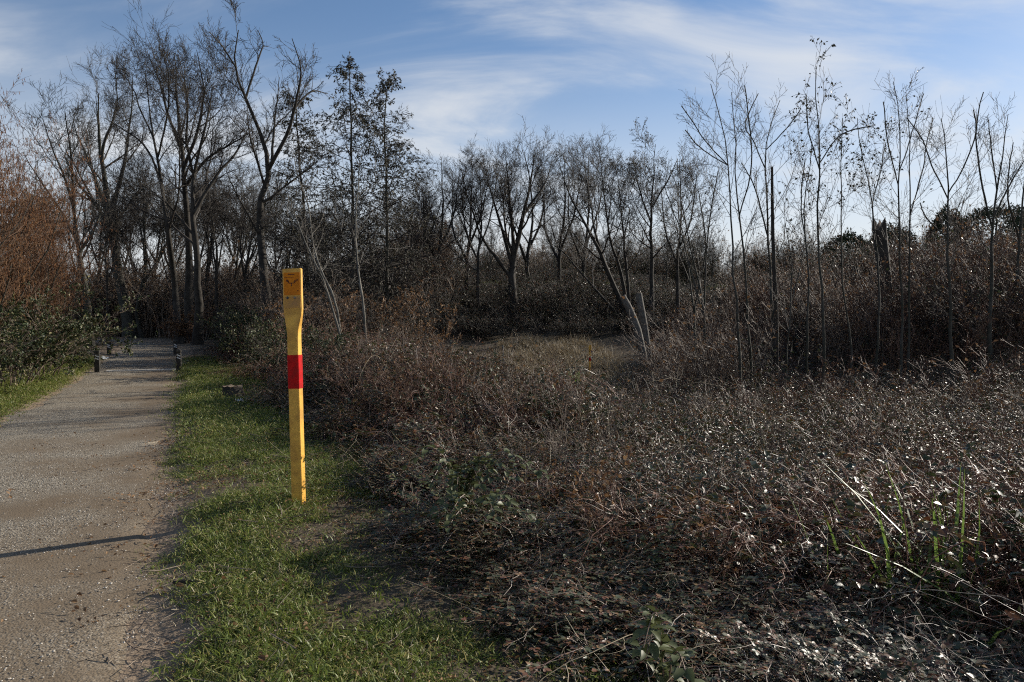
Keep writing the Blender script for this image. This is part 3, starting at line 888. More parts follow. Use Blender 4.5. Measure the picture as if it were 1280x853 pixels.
# ---------------------------------------------------------------- slender saplings on the right
G4 = 'slender saplings rising out of the right-hand scrub'
SAP = [dict(n=9, t0=.45, t1=.98, ang=34, length=-.27, K=6, rr=.42, up=.45, wig=.10, S=4, shape=lambda t: 1.35 - 1.08 * t),
       dict(n=6, t0=.2, t1=1.0, ang=40, length=-.46, K=4, rr=.55, up=.3, wig=.14, S=3, minlen=.22),
       dict(n=4, t0=.2, t1=1.0, ang=38, length=-.5, K=3, rr=.7, up=.25, wig=.14, S=3, minlen=.12)]
SLF = dict(n=4, keep=.34, size=.085, ratio=.6, droop=-.8, mat='dark_leaf')
sap = [
    (61, 20, [(923, 470), (921, 420), (915, 330), (908, 230), (900, 160), (886, 108)], [([(912, 205), (885, 180), (862, 150), (850, 135)], 2.5), ([(912, 210), (880, 190), (855, 165)], 2)], 4.5, None, 'sapling with long limbs reaching left, leftmost of the tall slender ones'),
    (62, 21, [(944, 470), (940, 400), (930, 300), (922, 230), (917, 160), (912, 118)], [([(928, 270), (940, 215), (935, 150), (928, 110)], 2.5)], 4.5, None, 'sapling with a thin twin stem, second of the tall slender ones from left'),
    (63, 22, [(966, 475), (966, 400), (962, 300), (956, 220), (958, 170), (972, 128)], [([(956, 215), (940, 180), (930, 160), (945, 120)], 3), ([(960, 190), (985, 160), (998, 138)], 3), ([(958, 300), (940, 235), (925, 205)], 2.5)], 5.5, None, 'sapling with a rounded fan crown close beside the broken snag'),
    (64, 20, [(1030, 480), (1030, 400), (1027, 300), (1024, 220), (1020, 150), (1016, 92)], [([(1026, 205), (1045, 175), (1062, 165), (1085, 160)], 2.5), ([(1024, 215), (1008, 165), (1004, 120)], 2)], 5, SLF, 'tall sapling still hung with dark leaf clusters to its tip'),
    (65, 21, [(1010, 475), (1011, 400), (1013, 320), (1008, 250), (1012, 180)], [([(1012, 300), (1002, 250), (1004, 200)], 2)], 4, dict(SLF, keep=.25), 'short leaf-hung sapling just left of the tallest leafy one'),
    (66, 22, [(1066, 480), (1062, 420), (1050, 350), (1053, 290), (1052, 210), (1050, 150)], [], 3.2, SLF, 'thin crooked sapling with a kink halfway and dark leaves above'),
    (67, 23, [(1096, 470), (1095, 400), (1092, 310), (1085, 240), (1072, 190), (1068, 150)], [([(1088, 260), (1098, 215), (1104, 180)], 2)], 4, dict(SLF, keep=.5), 'sapling curving left beside the thick dark snag, with leaf tufts'),
    (68, 22, [(1126, 475), (1124, 400), (1124, 300), (1122, 220), (1120, 150), (1112, 105)], [([(1123, 230), (1108, 180), (1100, 130)], 2), ([(1122, 215), (1138, 165), (1150, 120)], 2)], 4.5, dict(SLF, keep=.12), 'straight sapling, left one of a close pair right of the dark snag'),
    (69, 23, [(1134, 475), (1134, 400), (1134, 300), (1135, 220), (1132, 160), (1128, 118)], [([(1134, 270), (1150, 210), (1162, 150)], 2)], 4, None, 'straight sapling, right one of a close pair right of the dark snag'),
    (70, 20, [(1190, 490), (1189, 400), (1187, 310), (1184, 250), (1180, 185), (1172, 150)], [([(1186, 240), (1205, 205), (1216, 165), (1212, 140)], 3), ([(1184, 245), (1162, 205), (1150, 175), (1130, 150)], 3), ([(1188, 300), (1160, 275), (1148, 255)], 2)], 6, None, 'sapling with a wide Y-shaped top standing alone in the reddish scrub'),
    (71, 23, [(1238, 470), (1238, 400), (1236, 310), (1240, 260), (1248, 200), (1255, 145)], [([(1238, 270), (1262, 225), (1278, 200)], 4), ([(1238, 285), (1222, 220), (1215, 160), (1224, 118)], 3), ([(1242, 240), (1235, 190), (1230, 150)], 3)], 7, None, 'stouter sapling with spreading limbs near the right edge'),
    (72, 25, [(1275, 470), (1272, 390), (1270, 300), (1276, 220), (1290, 150)], [([(1272, 300), (1256, 245), (1262, 180)], 3), ([(1273, 260), (1300, 220), (1310, 160)], 3)], 6, None, 'sapling partly cut off by the right edge of the view'),
    (73, 24, [(885, 460), (880, 400), (868, 330), (855, 270), (838, 215)], [([(880, 400), (862, 330), (842, 270), (830, 235)], 2.5), ([(882, 400), (884, 320), (888, 260), (896, 215)], 2.5)], 4.5, dict(SLF, keep=.12), 'many-stemmed young tree fanning out to the left of the tall saplings'),
    (74, 25, [(868, 465), (870, 400), (862, 320), (850, 260), (845, 200)], [([(870, 390), (880, 310), (872, 240)], 2.5)], 4, None, 'slim sapling behind the fanning young tree'),
    (75, 21, [(977, 480), (985, 400), (988, 330), (980, 280)], [([(986, 380), (1000, 330), (1005, 285)], 2)], 3, None, 'short thin sapling between the snag and the leafy saplings'),
]
for sd, d, tr, lb, w, lf, lab in sap:
    guided(sd, d, tr, lb, w, SAP, 'bark_grey', 'twig_dark', minr=.005, leaves=lf, name='sapling', label=lab, group=G4, cat='sapling', tip=.15)


# ---------------------------------------------------------------- snags and cut trunks
def snag(seed, d, pts, w0, w1, label, bark='weathered', jag=True, group=None):
    rng = np.random.default_rng(seed)
    b = W(*pts[0], d); b[2] = gz(b[0], b[1]) - .15
    P = spline([np.zeros(3)] + [W(px, py, d) - b for px, py in pts[1:]], 9)[None]
    R = np.linspace(w0, w1, 9)[None] / F * d / 2 * (1 + rng.normal(0, .05, 9))
    o = thing('snag', label, 'dead trunk', tuple(b), 0, group)
    S = 12
    mb = MB().tubes(P, R, S, 0)
    v = mb.v[0]
    ring = v[-S:].copy()
    rise = (rng.uniform(0, 1, S) ** 2 * (1.6 if jag else .12)) * w1 / F * d
    v[-S:, 2] += rise
    mb.obj('trunk', bark, o)
    top = MB()
    c = ring.mean(0) + [0, 0, .0 if jag else .01]
    vv = np.concatenate([v[-S:] * .999 + c * .001, [c + [0, 0, rise.mean() * .6]]])
    top.add(vv, None, [(i, (i + 1) % S, S) for i in range(S)])
    top.obj('broken_top' if jag else 'cut_face', 'stump_wood', o, smooth=False)
    return o


snag(81, 22, [(971, 480), (970, 400), (965, 300), (963, 212)], 7.5, 3.0, 'tall dead trunk snapped off at a point among the slender saplings', 'bark_dark')
snag(82, 29, [(1112, 440), (1108, 390), (1103, 330), (1097, 288)], 19, 16, 'thick dark broken trunk standing in the reddish scrub', 'bark_dark')
snag(83, 30, [(812, 462), (800, 425), (788, 390), (778, 371)], 11, 9, 'grey cut trunk leaning left, left one of the sawn pair', 'weathered', False, 'sawn grey trunks leaning in the hollow')
snag(84, 31, [(815, 462), (808, 425), (802, 390), (798, 367)], 10, 8.5, 'grey cut trunk, more upright right one of the sawn pair', 'weathered', False, 'sawn grey trunks leaning in the hollow')

# ---------------------------------------------------------------- background wood (copies)
wood = [generic(200 + i, 11, .13 + .03 * (i % 3), .06, lv(7, .38, .45), ['bark_dark', 'bark_grey'][i % 2], ['twig_dark', 'twig_grey'][i % 2], forks=2 + i % 2) for i in range(5)]
LABW = 'slim bare background tree in the dense wood behind the path bend'
GW = 'background trees of the left wood'
proto = []
spots = [(150, 52, 1.0), (178, 46, .95), (190, 55, 1.05), (205, 47, .85), (262, 45, 1.0), (278, 41, .9), (292, 50, 1.0), (305, 44, .85), (318, 55, 1.1),
         (352, 42, .8), (366, 48, .85), (402, 44, .75), (418, 52, .85), (455, 47, .8), (505, 46, .7), (520, 54, .8), (120, 58, 1.1), (95, 50, .9), (75, 60, 1.05),
         (172, 66, 1.2), (215, 62, 1.2), (250, 58, 1.15), (340, 62, 1.1), (395, 60, .9), (470, 60, .85), (130, 44, .8), (60, 47, .85), (20, 55, 1.0), (-20, 50, 1.0), (285, 60, 1.1)]
for i, (px, d, s) in enumerate(spots):
    x = (px - 640) / F * d
    loc = (x, d, gz(x, d) - .1)
    k = i % len(wood)
    if k == i:
        proto.append(place_tree('bare_tree', LABW, 'tree', GW, loc, wood[k], RNG.uniform(0, 6.28), s))
    else:
        copy_thing(proto[k], loc, RNG.uniform(0, 6.28), s)
LABF = 'distant bare tree on the skyline above the far bank'
GF = 'distant trees on the skyline'
far_spots = [(545, 80, .9), (575, 88, 1.0), (615, 85, .9), (690, 82, .85), (720, 92, 1.0), (755, 84, .8), (780, 90, .9), (835, 88, .8), (865, 80, .7), (890, 90, .75),
             (915, 84, .6), (940, 92, .7), (985, 88, .6), (1040, 86, .6), (1075, 92, .65), (1150, 88, .6), (1205, 94, .75), (1268, 86, .8)]
for i, (px, d, s) in enumerate(far_spots):
    x = (px - 640) / F * d
    r = copy_thing(proto[i % len(proto)], (x, d, gz(x, d) - .2), RNG.uniform(0, 6.28), s * .85, LABF)
    r['group'] = GF


# dark evergreen trees on the right skyline
def evergreen(seed, px, ytop, wpx, d, label, lumpy):
    rng = np.random.default_rng(seed)
    x = (px - 640) / F * d; b = np.array((x, d, gz(x, d) - .1))
    top = CAMH + (HZ - ytop) / F * d - b[2]; rx = wpx / 2 / F * d
    o = thing('evergreen_tree', label, 'tree', tuple(b), 0, 'dark evergreens on the right skyline')
    P = np.array([[(0, 0, 0), (0.05, 0, top * .3), (0, .05, top * .6), (0, 0, top * .93)]], float)
    MB().tubes(P, np.array([[.2, .17, .1, .03]]), 8).obj('trunk', 'bark_dark', o)
    n = 5200
    u = nrm(rng.normal(0, 1, (n, 3))); rr = rng.uniform(.5, 1, n)[:, None] ** .5
    lump = 1 + .25 * (vnoise(u[:, 0] * 3 + 5, u[:, 2] * 3 + u[:, 1] * 2, seed)[:, None] - .5) * 2 * lumpy
    p = u * rr * lump * np.array([rx, rx * .9, top * .36]) + np.array([0, 0, top * .62])
    d_ = nrm(u + rng.normal(0, .5, u.shape)); L = rng.uniform(.18, .42, n)
    MB().kites(p, d_, rng.normal(0, 1, u.shape), L, L * .5).obj('crown', 'conifer', o)


evergreen(91, 1181, 262, 42, 70, 'small dark evergreen with a round head on the right skyline', .9)
evergreen(92, 1243, 256, 100, 70, 'wide dark domed evergreen on the right skyline', .6)
evergreen(93, 1112, 284, 60, 74, 'low dark evergreen on the skyline behind the thick snag', .8)
evergreen(94, 1300, 250, 90, 78, 'dark evergreen at the right end of the skyline', .8)
evergreen(95, 1060, 292, 60, 82, 'faint low evergreen on the skyline between leafy saplings', .8)

# ---------------------------------------------------------------- shrubs left of the path
def shrub_meshes(seed, H, spread, nst, twig, r0=.022, leaf=None, n1=9, n2=7, n3=3, up=.35, arch=0.0):
    rng = np.random.default_rng(seed)
    az = rng.uniform(0, 6.283, nst); k = rng.uniform(.15, 1, nst)
    base = np.stack([np.cos(az) * .25 * spread * k, np.sin(az) * .25 * spread * k, np.full(nst, -.05)], 1)
    out = np.stack([np.cos(az) * spread * k, np.sin(az) * spread * k, np.zeros(nst)], 1)
    hh = H * rng.uniform(.6, 1.0, nst) * (1 - .25 * k)
    K = 8
    t = np.linspace(0, 1, K)[None, :, None]
    P = base[:, None] + out[:, None] * (t ** 1.4) + np.array([0, 0, 1.0]) * (hh[:, None, None] * (t - arch * t * t)) + np.cumsum(rng.normal(0, .018 * H, (nst, K, 3)), 1) * (t > 0)
    R = r0 * rng.uniform(.6, 1.2, nst)[:, None] * np.linspace(1, .25, K)[None]
    st = MB().tubes(P, R, 5)
    b = MB()
    P1, R1 = branch(rng, P, R, n1, .25, 1, 36, -.28, 5, .55, .004, up=up, wig=.14)
    P2, R2 = branch(rng, P1, R1, n2, .2, 1, 38, -.42, 4, .6, .0035, up=up * .6, wig=.16)
    b.tubes(P1, R1, 4); b.tubes(P2, R2, 3)
    last = P2
    if n3:
        P3, R3 = branch(rng, P2, R2, n3, .3, 1, 36, -.5, 3, .7, .003, up=.1, wig=.16)
        b.tubes(P3, R3, 3); last = P3
    lm = None
    if leaf:
        lm = MB()
        p, d = leaf_frames(rng, last, leaf['n'], .3, 1)
        z = p[:, 2] / H
        keep = rng.uniform(0, 1, len(p)) < leaf['keep'](z) * np.clip(vnoise(p[:, 0] * 1.6 + 9, p[:, 2] * 1.6 + p[:, 1], seed) * 1.8 - .2, .12, 1)
        p, d = p[keep], d[keep]
        if leaf.get('catkin'):
            L = rng.uniform(.04, .085, len(p))
            q = np.stack([p, p - np.array([0, 0, 1.0]) * (L * .5)[:, None] + rng.normal(0, .006, p.shape), p - np.array([0, 0, 1.0]) * L[:, None] + rng.normal(0, .012, p.shape)], 1)
            lm.tubes(q, np.stack([np.full(len(p), .004), np.full(len(p), .0075), np.full(len(p), .004)], 1), 3)
        else:
            L = leaf['size'] * rng.uniform(.6, 1.25, len(p))
            lm.kites(p, nrm(d + rng.normal(0, .6, d.shape) + [0, 0, leaf.get('droop', -.2)]), nrm(rng.normal(0, .7, d.shape) + [0, 0, leaf.get('flatn', .3)]), L, L * leaf.get('ratio', .62))
    return st, b, lm


def shrub(name, label, group, loc, rz, parts, bark, twig, leafname=None, leafmat=None, scale=1.0):
    o = thing(name, label, 'shrub', (loc[0], loc[1], gz(loc[0], loc[1]) - .03), rz, group)
    o.scale = (scale,) * 3
    parts[0].obj('stems', bark, o)
    parts[1].obj('crown', twig, o)
    if parts[2] is not None and parts[2].n:
        tag(parts[2].obj(leafname, leafmat, o), kind='stuff')
    return o


CK = dict(n=2, keep=lambda z: np.clip(.25 + z * .9, 0, 1), catkin=True)
hz_sh = [shrub_meshes(300 + i, 6.6, 2.0, 40, 'twig_red', .032, CK, 9, 8, 3) for i in range(3)]
GH = 'red-brown catkin bushes along the left side of the path'
hz = [((-13.9, 15.4), 1, .98, 'red-brown hazel bush with catkins behind the nearest one at the left edge'),
      ((-15.6, 19.4), 2, 1.08, 'tall red-brown hazel bush set back from the left verge, its top against the sky'),
      ((-11.9, 14.0), 0, .92, 'red-brown hazel bush with catkins, nearest one at the left edge'),
      ((-13.0, 17.4), 1, 1.0, 'tall red-brown hazel bush with catkins, second one along the left verge'),
      ((-14.6, 21.3), 2, .95, 'red-brown hazel bush with catkins, third one along the left verge'),
      ((-16.6, 25.5), 0, .8, 'red-brown hazel bush farthest along the left verge, before the bend')]
hproto = {}
for i, (p, k, s, lab) in enumerate(hz):
    if k not in hproto:
        hproto[k] = shrub('hazel_shrub', lab, GH, p, RNG.uniform(0, 6.28), hz_sh[k], 'bark_grey', 'twig_hazel', 'catkins', 'catkin', s)
    else:
        copy_thing(hproto[k], (p[0], p[1], gz(*p) - .03), 2.1 + i, s, lab)

LF = dict(n=8, keep=lambda z: np.clip(1.1 - z * .3, 0, 1), size=.058, flatn=.7, droop=-.1)
ivb = [shrub_meshes(320 + i, 2.3, 1.25, 18, 'twig_brown', .014, LF, 8, 6, 2, up=.1, arch=.25) for i in range(2)]
GI = 'glossy evergreen bushes along the left verge'
ip = {}
for i, (p, k, s, lab) in enumerate([((-12.6, 19.6), 0, 1.3, 'glossy dark-leaved bush spilling to the path edge by the near left bollard'),
                                    ((-11.5, 16.9), 1, 1.25, 'glossy dark-leaved bush at the foot of the hazels, mid way along left verge'),
                                    ((-14.6, 23.6), 0, 1.25, 'glossy dark-leaved bush behind the left bollards'),
                                    ((-10.7, 13.8), 1, 1.05, 'low leafy bush at the left edge of the photo')]):
    if k not in ip:
        ip[k] = shrub('evergreen_bush', lab, GI, p, i, ivb[k], 'twig_brown', 'twig_brown', 'leaves', 'ivy_leaf', s)
    else:
        copy_thing(ip[k], (p[0] - (.5 if i == 2 else 0), p[1], gz(*p) - .03), 5.2 + i, s, lab)

# bushes at the wood edge right of the path
DL = dict(n=3, keep=lambda z: .85 + 0 * z, size=.10, flatn=.0, droop=-.4)
shrub('beech_bush', 'rounded bush holding brown dead leaves right of the conical trees', None, (-4.1, 27.5), 0, shrub_meshes(340, 4.0, 2.2, 16, 'twig_brown', .03, DL, 8, 6, 3, up=.1), 'bark_grey', 'twig_brown', 'leaves', 'dead_leaf')
shrub('beech_bush', 'low brown-leaved bush behind the leaning pale saplings', None, (-6.2, 25), 1, shrub_meshes(341, 2.9, 1.8, 14, 'twig_brown', .025, DL, 8, 6, 2, up=.1), 'bark_grey', 'twig_brown', 'leaves', 'dead_leaf')
shrub('brown_bush', 'small tan bush where the path disappears, right of the thick trunk', None, (-15.8, 36.5), 0, shrub_meshes(342, 1.6, 1.3, 20, 'twig_red', .012, dict(DL, size=.07), 8, 6, 2), 'twig_red', 'twig_red', 'leaves', 'dead_leaf')
IVR = dict(n=4, keep=lambda z: np.clip(1.15 - z * .6, 0, 1), size=.075, flatn=.6, droop=-.1)
rb = shrub_meshes(343, 2.3, 1.3, 18, 'twig_grey', .014, IVR, 8, 6, 2, up=.15, arch=.2)
labs = ['grey twiggy bush nearest the far right bollard', 'grey twiggy leafy bush below the tallest tree, second from the bollards', 'grey twiggy leafy bush behind the stump, third from the bollards',
        'grey twiggy leafy bush behind the shaft of the yellow post', 'small grey twiggy leafy bush just right of the yellow post']
rb0 = None
for i, (sd, d, s) in enumerate([(2.0, 30, .95), (2.2, 26, .95), (2.5, 21.5, .85), (2.7, 17.5, .8), (2.8, 14.5, .66)]):
    x = -.15 + (sd - d * PN[1]) / PN[0]
    if rb0 is None:
        rb0 = shrub('twiggy_bush', labs[i], 'grey twiggy bushes behind the grass strip', (x, d), 0, rb, 'twig_grey', 'twig_grey', 'leaves', 'ivy_leaf', s)
    else:
        copy_thing(rb0, (x, d, gz(x, d) - .03), 1.3 * i, s, labs[i])

# ---------------------------------------------------------------- uncountable stuff: thicket, brambles, grass, gravel
def thicket_src(seed, twig, H=2.4, leaf=None, lm=None):
    st, b, l = shrub_meshes(seed, H, .9, 15, twig, .012, leaf, 6, 5, 2, up=.5)
    mb = MB()
    for q in (st, b):
        for v in range(1):
            mb.v += [x for x in q.v]; mb.f4 += [f + mb.n for f in q.f4]; mb.m4 += q.m4; mb.n += q.n
    if l is not None and l.n:
        mb.f3 += [f + mb.n for f in l.f3]; mb.m3 += [m + 1 for m in l.m3]
        mb.f4 += [f + mb.n for f in l.f4]; mb.m4 += [m + 1 for m in l.m4]
        mb.v += l.v; mb.n += l.n
    return source('thicket_source', mb, [twig] + ([lm] if lm else []))


TL = dict(n=1, keep=lambda z: .35 + 0 * z, size=.07, flatn=.2, droop=-.5)
th_brown = [thicket_src(400 + i, 'twig_brown', leaf=TL, lm='dead_leaf') for i in range(3)]
th_red = [thicket_src(410 + i, 'twig_red', leaf=TL, lm='dead_leaf') for i in range(3)]
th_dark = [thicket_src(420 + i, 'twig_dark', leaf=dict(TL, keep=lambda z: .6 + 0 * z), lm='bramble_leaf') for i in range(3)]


def inside_clearing(x, y):
    cx = 1.9 + (y - 34) * .02
    return ((x - cx) / 3.6) ** 2 + ((y - 33.0) / 8.0) ** 2 < 1


def sightline(x, y):
    """low ground cover of the hollow in front of the clearing"""
    return ss(12, 24, y) * ss(-4.2, -1.2, x) * (1 - ss(.15, .20, x / np.maximum(y, 1)))


def wood_d(x, y):
    a, s = path_frame(x, y)
    k = in_view(x, y, 2) & (((s > 3.0) & (x < -.10 * y - 1.2)) | (s < -PW - 3.2))
    return np.where(k & ~((s > -PW - .8) & (s < 2)), .9, 0)


pts = field(1100, -50, 0, 24, 58, wood_d)
put('undergrowth', pts, .7, 1.35, th_brown + th_dark, 'brown twiggy undergrowth filling the floor of the left wood', 'undergrowth')
pts = field(520, -60, 0, 44, 80, lambda x, y: in_view(x, y, 4) * (path_frame(x, y)[1] > 2) * (x < -.08 * y) * 1.0)
put('wood_backdrop', pts, 1.7, 2.8, th_dark + th_brown, 'deep tangle of bare brown stems closing off the left wood', 'undergrowth')
pts = field(620, -9, 26, 41, 62, lambda x, y: in_view(x, y, 2) * (y < 61))
hs = (.45 + .55 * ss(43, 48, pts[:, 1])) * (1 - .62 * ss(50, 57, pts[:, 1]))
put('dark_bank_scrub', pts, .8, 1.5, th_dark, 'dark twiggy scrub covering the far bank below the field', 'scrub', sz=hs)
pts = field(620, -40, 110, 92, 135, lambda x, y: in_view(x, y, 6) * 1.0)
put('far_wood', pts, 2.2, 3.9, th_dark + th_brown, 'far belt of bare woodland beyond the field on the horizon', 'wood')
pts = field(1500, 4, 44, 13, 50, lambda x, y: in_view(x, y, 3) * ss(.19, .27, (x - .0) / y) * (.12 * ss(13, 17, y) + .88 * ss(20, 28, y)) * (.35 + .65 * ss(.3, .6, vnoise(x * .35, y * .35, 71))))
hs = (.45 + .75 * ss(14, 27, pts[:, 1])) * (.7 + .6 * vnoise(pts[:, 0] * .4, pts[:, 1] * .4, 72)) * (1 - .5 * (1 - ss(9, 15, pts[:, 0])) * ss(22, 26, pts[:, 1]))
put('reddish_scrub', pts, .8, 1.75, th_red + th_brown + th_dark[:2], 'tall reddish brown scrub on the right-hand slope', 'scrub', sz=hs)


# bramble clumps
def bramble_src(seed, leafy=1.0, H=.95, rad=.6, canes=16, dead=6, lsize=.052, fine=False, leafmat='bramble_leaf', canemat='cane'):
    rng = np.random.default_rng(seed)
    n = canes
    az = rng.uniform(0, 6.283, n); K = 9
    b = np.stack([rng.normal(0, rad * .4, n), rng.normal(0, rad * .4, n), np.full(n, -.05)], 1)
    reach = rng.uniform(.5, 1.5, n) * rad; hh = H * rng.uniform(.55, 1.15, n)
    t = np.linspace(0, 1, K)[None, :, None]
    dirh = np.stack([np.cos(az), np.sin(az), 0 * az], 1)
    P = b[:, None] + dirh[:, None] * (reach[:, None, None] * t ** 1.3) + np.array([0, 0, 1.0]) * (hh[:, None, None] * (2.6 * t - 1.9 * t * t) / .89)
    P = P + np.cumsum(rng.normal(0, .018, (n, K, 3)), 1)
    R = np.full((n, 1), .0042) * rng.uniform(.7, 1.25, (n, 1)) * np.linspace(1, .45, K)[None]
    mb = MB().tubes(P, R, 4 if fine else 3, 0)
    P1, R1 = branch(rng, P, R, 6, .2, 1, 50, .30, 5, .7, .0018, up=-.1, wig=.2)
    mb.tubes(P1, R1, 3, 0)
    P2, R2 = branch(rng, P1, R1, 3, .2, 1, 45, .14, 3, .8, .0014, up=.0, wig=.25)
    mb.tubes(P2, R2, 3, 0)
    # dead straw stalks and fallen stems
    m = dead
    q = np.stack([rng.normal(0, rad * .7, m), rng.normal(0, rad * .7, m), np.full(m, 0.0)], 1)
    dd = nrm(rng.normal(0, .55, (m, 3)) + [0, 0, 1]); L = rng.uniform(.4, 1.25, m) * H
    tt = np.linspace(0, 1, 5)[None, :, None]
    D = q[:, None] + dd[:, None] * (L[:, None, None] * tt) + np.cumsum(rng.normal(0, .016, (m, 5, 3)), 1)
    mb.tubes(D, np.full((m, 5), .0024) * np.linspace(1, .5, 5), 3, 2)
    # three-leaflet leaves
    for src, k in ((P1, 4), (P2, 2), (P, 5)):
        p, d = leaf_frames(rng, src, k, .25, 1)
        keep = rng.uniform(0, 1, len(p)) < leafy
        p, d = p[keep], d[keep]
        side = nrm(rng.normal(0, 1, d.shape) * [1, 1, .4])
        base = nrm(side + .3 * d)
        nn = nrm(rng.normal(0, .42, d.shape) + [0, 0, 1])
        s2 = nrm(np.cross(base, nn))
        L = lsize * rng.uniform(.55, 1.35, len(p))
        p = p + base * (L * .5)[:, None]
        for dv in (base, base * .35 + s2 * .95, base * .35 - s2 * .95):
            ln = L * (1.0 if dv is base else .82)
            j = nrm(nn + rng.normal(0, .25, nn.shape))
            (mb.leaves if fine else mb.kites)(p, nrm(dv + rng.normal(0, .12, dv.shape)), j, ln, ln * .68, 1)
    return source('bramble_source', mb, [canemat, leafmat, 'straw'])


br_near = [bramble_src(500 + i, .75, 1.0, .5, 24, 24, .033, True) for i in range(5)]
br_mid = [bramble_src(510 + i, .75, 1.0, .6, 22, 16, .038, False) for i in range(4)]
br_green = [bramble_src(530 + i, .95, 1.0, .55, 18, 6, .04, True, 'ivy_leaf') for i in range(3)]
br_twig = [bramble_src(520 + i, .16, 1.05, .6, 28, 6, .045, False, 'bramble_leaf', 'rust_cane') for i in range(3)]
EDGE = lambda y: 1.45 + .35 * np.sin(y * .9) + .0 * y


def br_mask(x, y, off=0.0):
    a, s = path_frame(x, y)
    e = EDGE(y) + .38 + .27 * (1 - ss(7, 10, y)) + .35 * ss(8, 12, y) * (1 - ss(21, 28, y)) - .5 * ss(22, 30, y) + (vnoise(x * 1.2, y * 1.2, 8) - .5) * .9 + off
    gap = (((x - 2.28) / .5) ** 2 + ((y - 3.85) / .6) ** 2 < 1) | (((x - 2.75) / .3) ** 2 + ((y - 3.9) / .4) ** 2 < 1)
    return (s > e) & in_view(x, y, 2.0) & ~inside_clearing(x, y) & ~gap


def twigzone(x, y):
    px = 640 + F * x / np.maximum(y, .5)
    return np.clip(ss(11, 16, y) * (1 - ss(620, 760, px)) * .85 + ss(.5, .75, vnoise(x * .45, y * .45, 12)) * .55, 0, 1)


def edgeheight(x, y):
    a, s = path_frame(x, y)
    far = ss(8, 14, y)
    h = .27 + .65 * ss(1.9, 4.5 - 1.3 * far, s)
    h = h * (1 - .22 * ss(2.5, 8, x) * (1 - ss(10, 20, y)))
    h = h * (1 - .72 * sightline(x, y))
    h = h * (1 - .6 * np.exp(-((x - 2.1) / .8) ** 2 - ((y - 3.4) / 1.0) ** 2))    # lower round the sword-leaved clump
    return h * (.8 + .45 * vnoise(x * .8, y * .8, 15))


near = field(1900, -3, 7, 1.2, 7.5, lambda x, y: br_mask(x, y) * .62)
tz = RNG.uniform(0, 1, len(near)) < twigzone(near[:, 0], near[:, 1])
put('bramble', near[~tz], .6, 1.0, br_near, 'leafy glossy bramble tangle filling the right foreground', 'bramble', .15, sz=edgeheight(*near[~tz].T))
rest = near[tz]
mid = field(3400, -16, 26, 7.5, 33, lambda x, y: br_mask(x, y) * np.where(y < 16, .85, .6) * (1 - .75 * ss(.2, .35, x / y) * ss(24, 30, y)))
tz = RNG.uniform(0, 1, len(mid)) < twigzone(mid[:, 0], mid[:, 1])
put('bramble', mid[~tz], .85, 1.35, br_mid, 'leafy bramble tangle spreading over the middle of the hollow', 'bramble', .15, sz=edgeheight(*mid[~tz].T))
tw = np.concatenate([rest, mid[tz]])
pts = field(900, -4, 14, 2.2, 17, lambda x, y: br_mask(x, y, .1) * ss(.56, .72, vnoise(x * .75 + 40, y * .75, 95)) * .8)
put('bramble', pts, .65, 1.1, br_green, 'dull green leafier patches within the bramble tangle', 'bramble', .15, sz=edgeheight(*pts.T) * 1.12)
put('bramble_canes', tw, .9, 1.35, br_twig, 'red-brown leafless bramble canes beyond the yellow post', 'bramble', .12, sz=edgeheight(*tw.T))


def longcane_src(seed, n=7, mt='cane'):
    rng = np.random.default_rng(seed)
    az = rng.uniform(0, 6.283, n); K = 12; t = np.linspace(0, 1, K)[None, :, None]
    L = rng.uniform(.7, 1.6, n); hh = rng.uniform(.5, 1.15, n)
    dirh = np.stack([np.cos(az), np.sin(az), 0 * az], 1)
    P = rng.normal(0, .2, (n, 1, 3)) * [1, 1, 0] + dirh[:, None] * (L[:, None, None] * t) + np.array([0, 0, 1.0]) * (hh[:, None, None] * (3.2 * t - 2.6 * t * t))
    P = P + np.cumsum(rng.normal(0, .022, P.shape), 1)
    R = .0038 * rng.uniform(.6, 1.3, (n, 1)) * np.linspace(1, .4, K)[None]
    mb = MB().tubes(P, R, 5, 0)
    P1, R1 = branch(rng, P, R, 5, .25, 1, 55, .28, 5, .7, .0016, up=-.05, wig=.25)
    mb.tubes(P1, R1, 4, 0)
    P2, R2 = branch(rng, P1, R1, 2, .3, 1, 45, .12, 3, .7, .0013, up=0, wig=.2)
    mb.tubes(P2, R2, 3, 0)
    return source('cane_source', mb, [mt])


pale_canes = [longcane_src(560 + i, 7, 'straw') for i in range(2)] + [longcane_src(565 + i) for i in range(3)]
pts = field(640, -2, 8, 1.6, 9, lambda x, y: br_mask(x, y, .15) * .75)
put('bramble_canes', pts, .6, 1.1, pale_canes, 'long bare arching stems tangled through the foreground brambles', 'bramble', .2, sz=edgeheight(*pts.T))
pts = field(700, -8, 18, 9, 24, lambda x, y: br_mask(x, y, .3) * .6 * (1 - sightline(x, y)))
put('bramble_canes', pts, .8, 1.5, pale_canes, 'long bare arching stems among the brambles of the hollow', 'bramble', .2, sz=edgeheight(*pts.T))
RL = dict(n=2, keep=lambda z: .5 + 0 * z, size=.11, flatn=.1, droop=-.4)
russet = [thicket_src(570 + i, 'twig_red', leaf=RL, lm='dead_leaf') for i in range(2)]
pts = field(420, -1, 7, 4, 12, lambda x, y: br_mask(x, y, .5) * (.12 + .5 * ss(.5, .8, vnoise(x * .7 + 3, y * .7, 77))))
put('russet_stems', pts, .25, .42, russet, 'upright stems with russet leaves among the foreground brambles', 'undergrowth', .15)


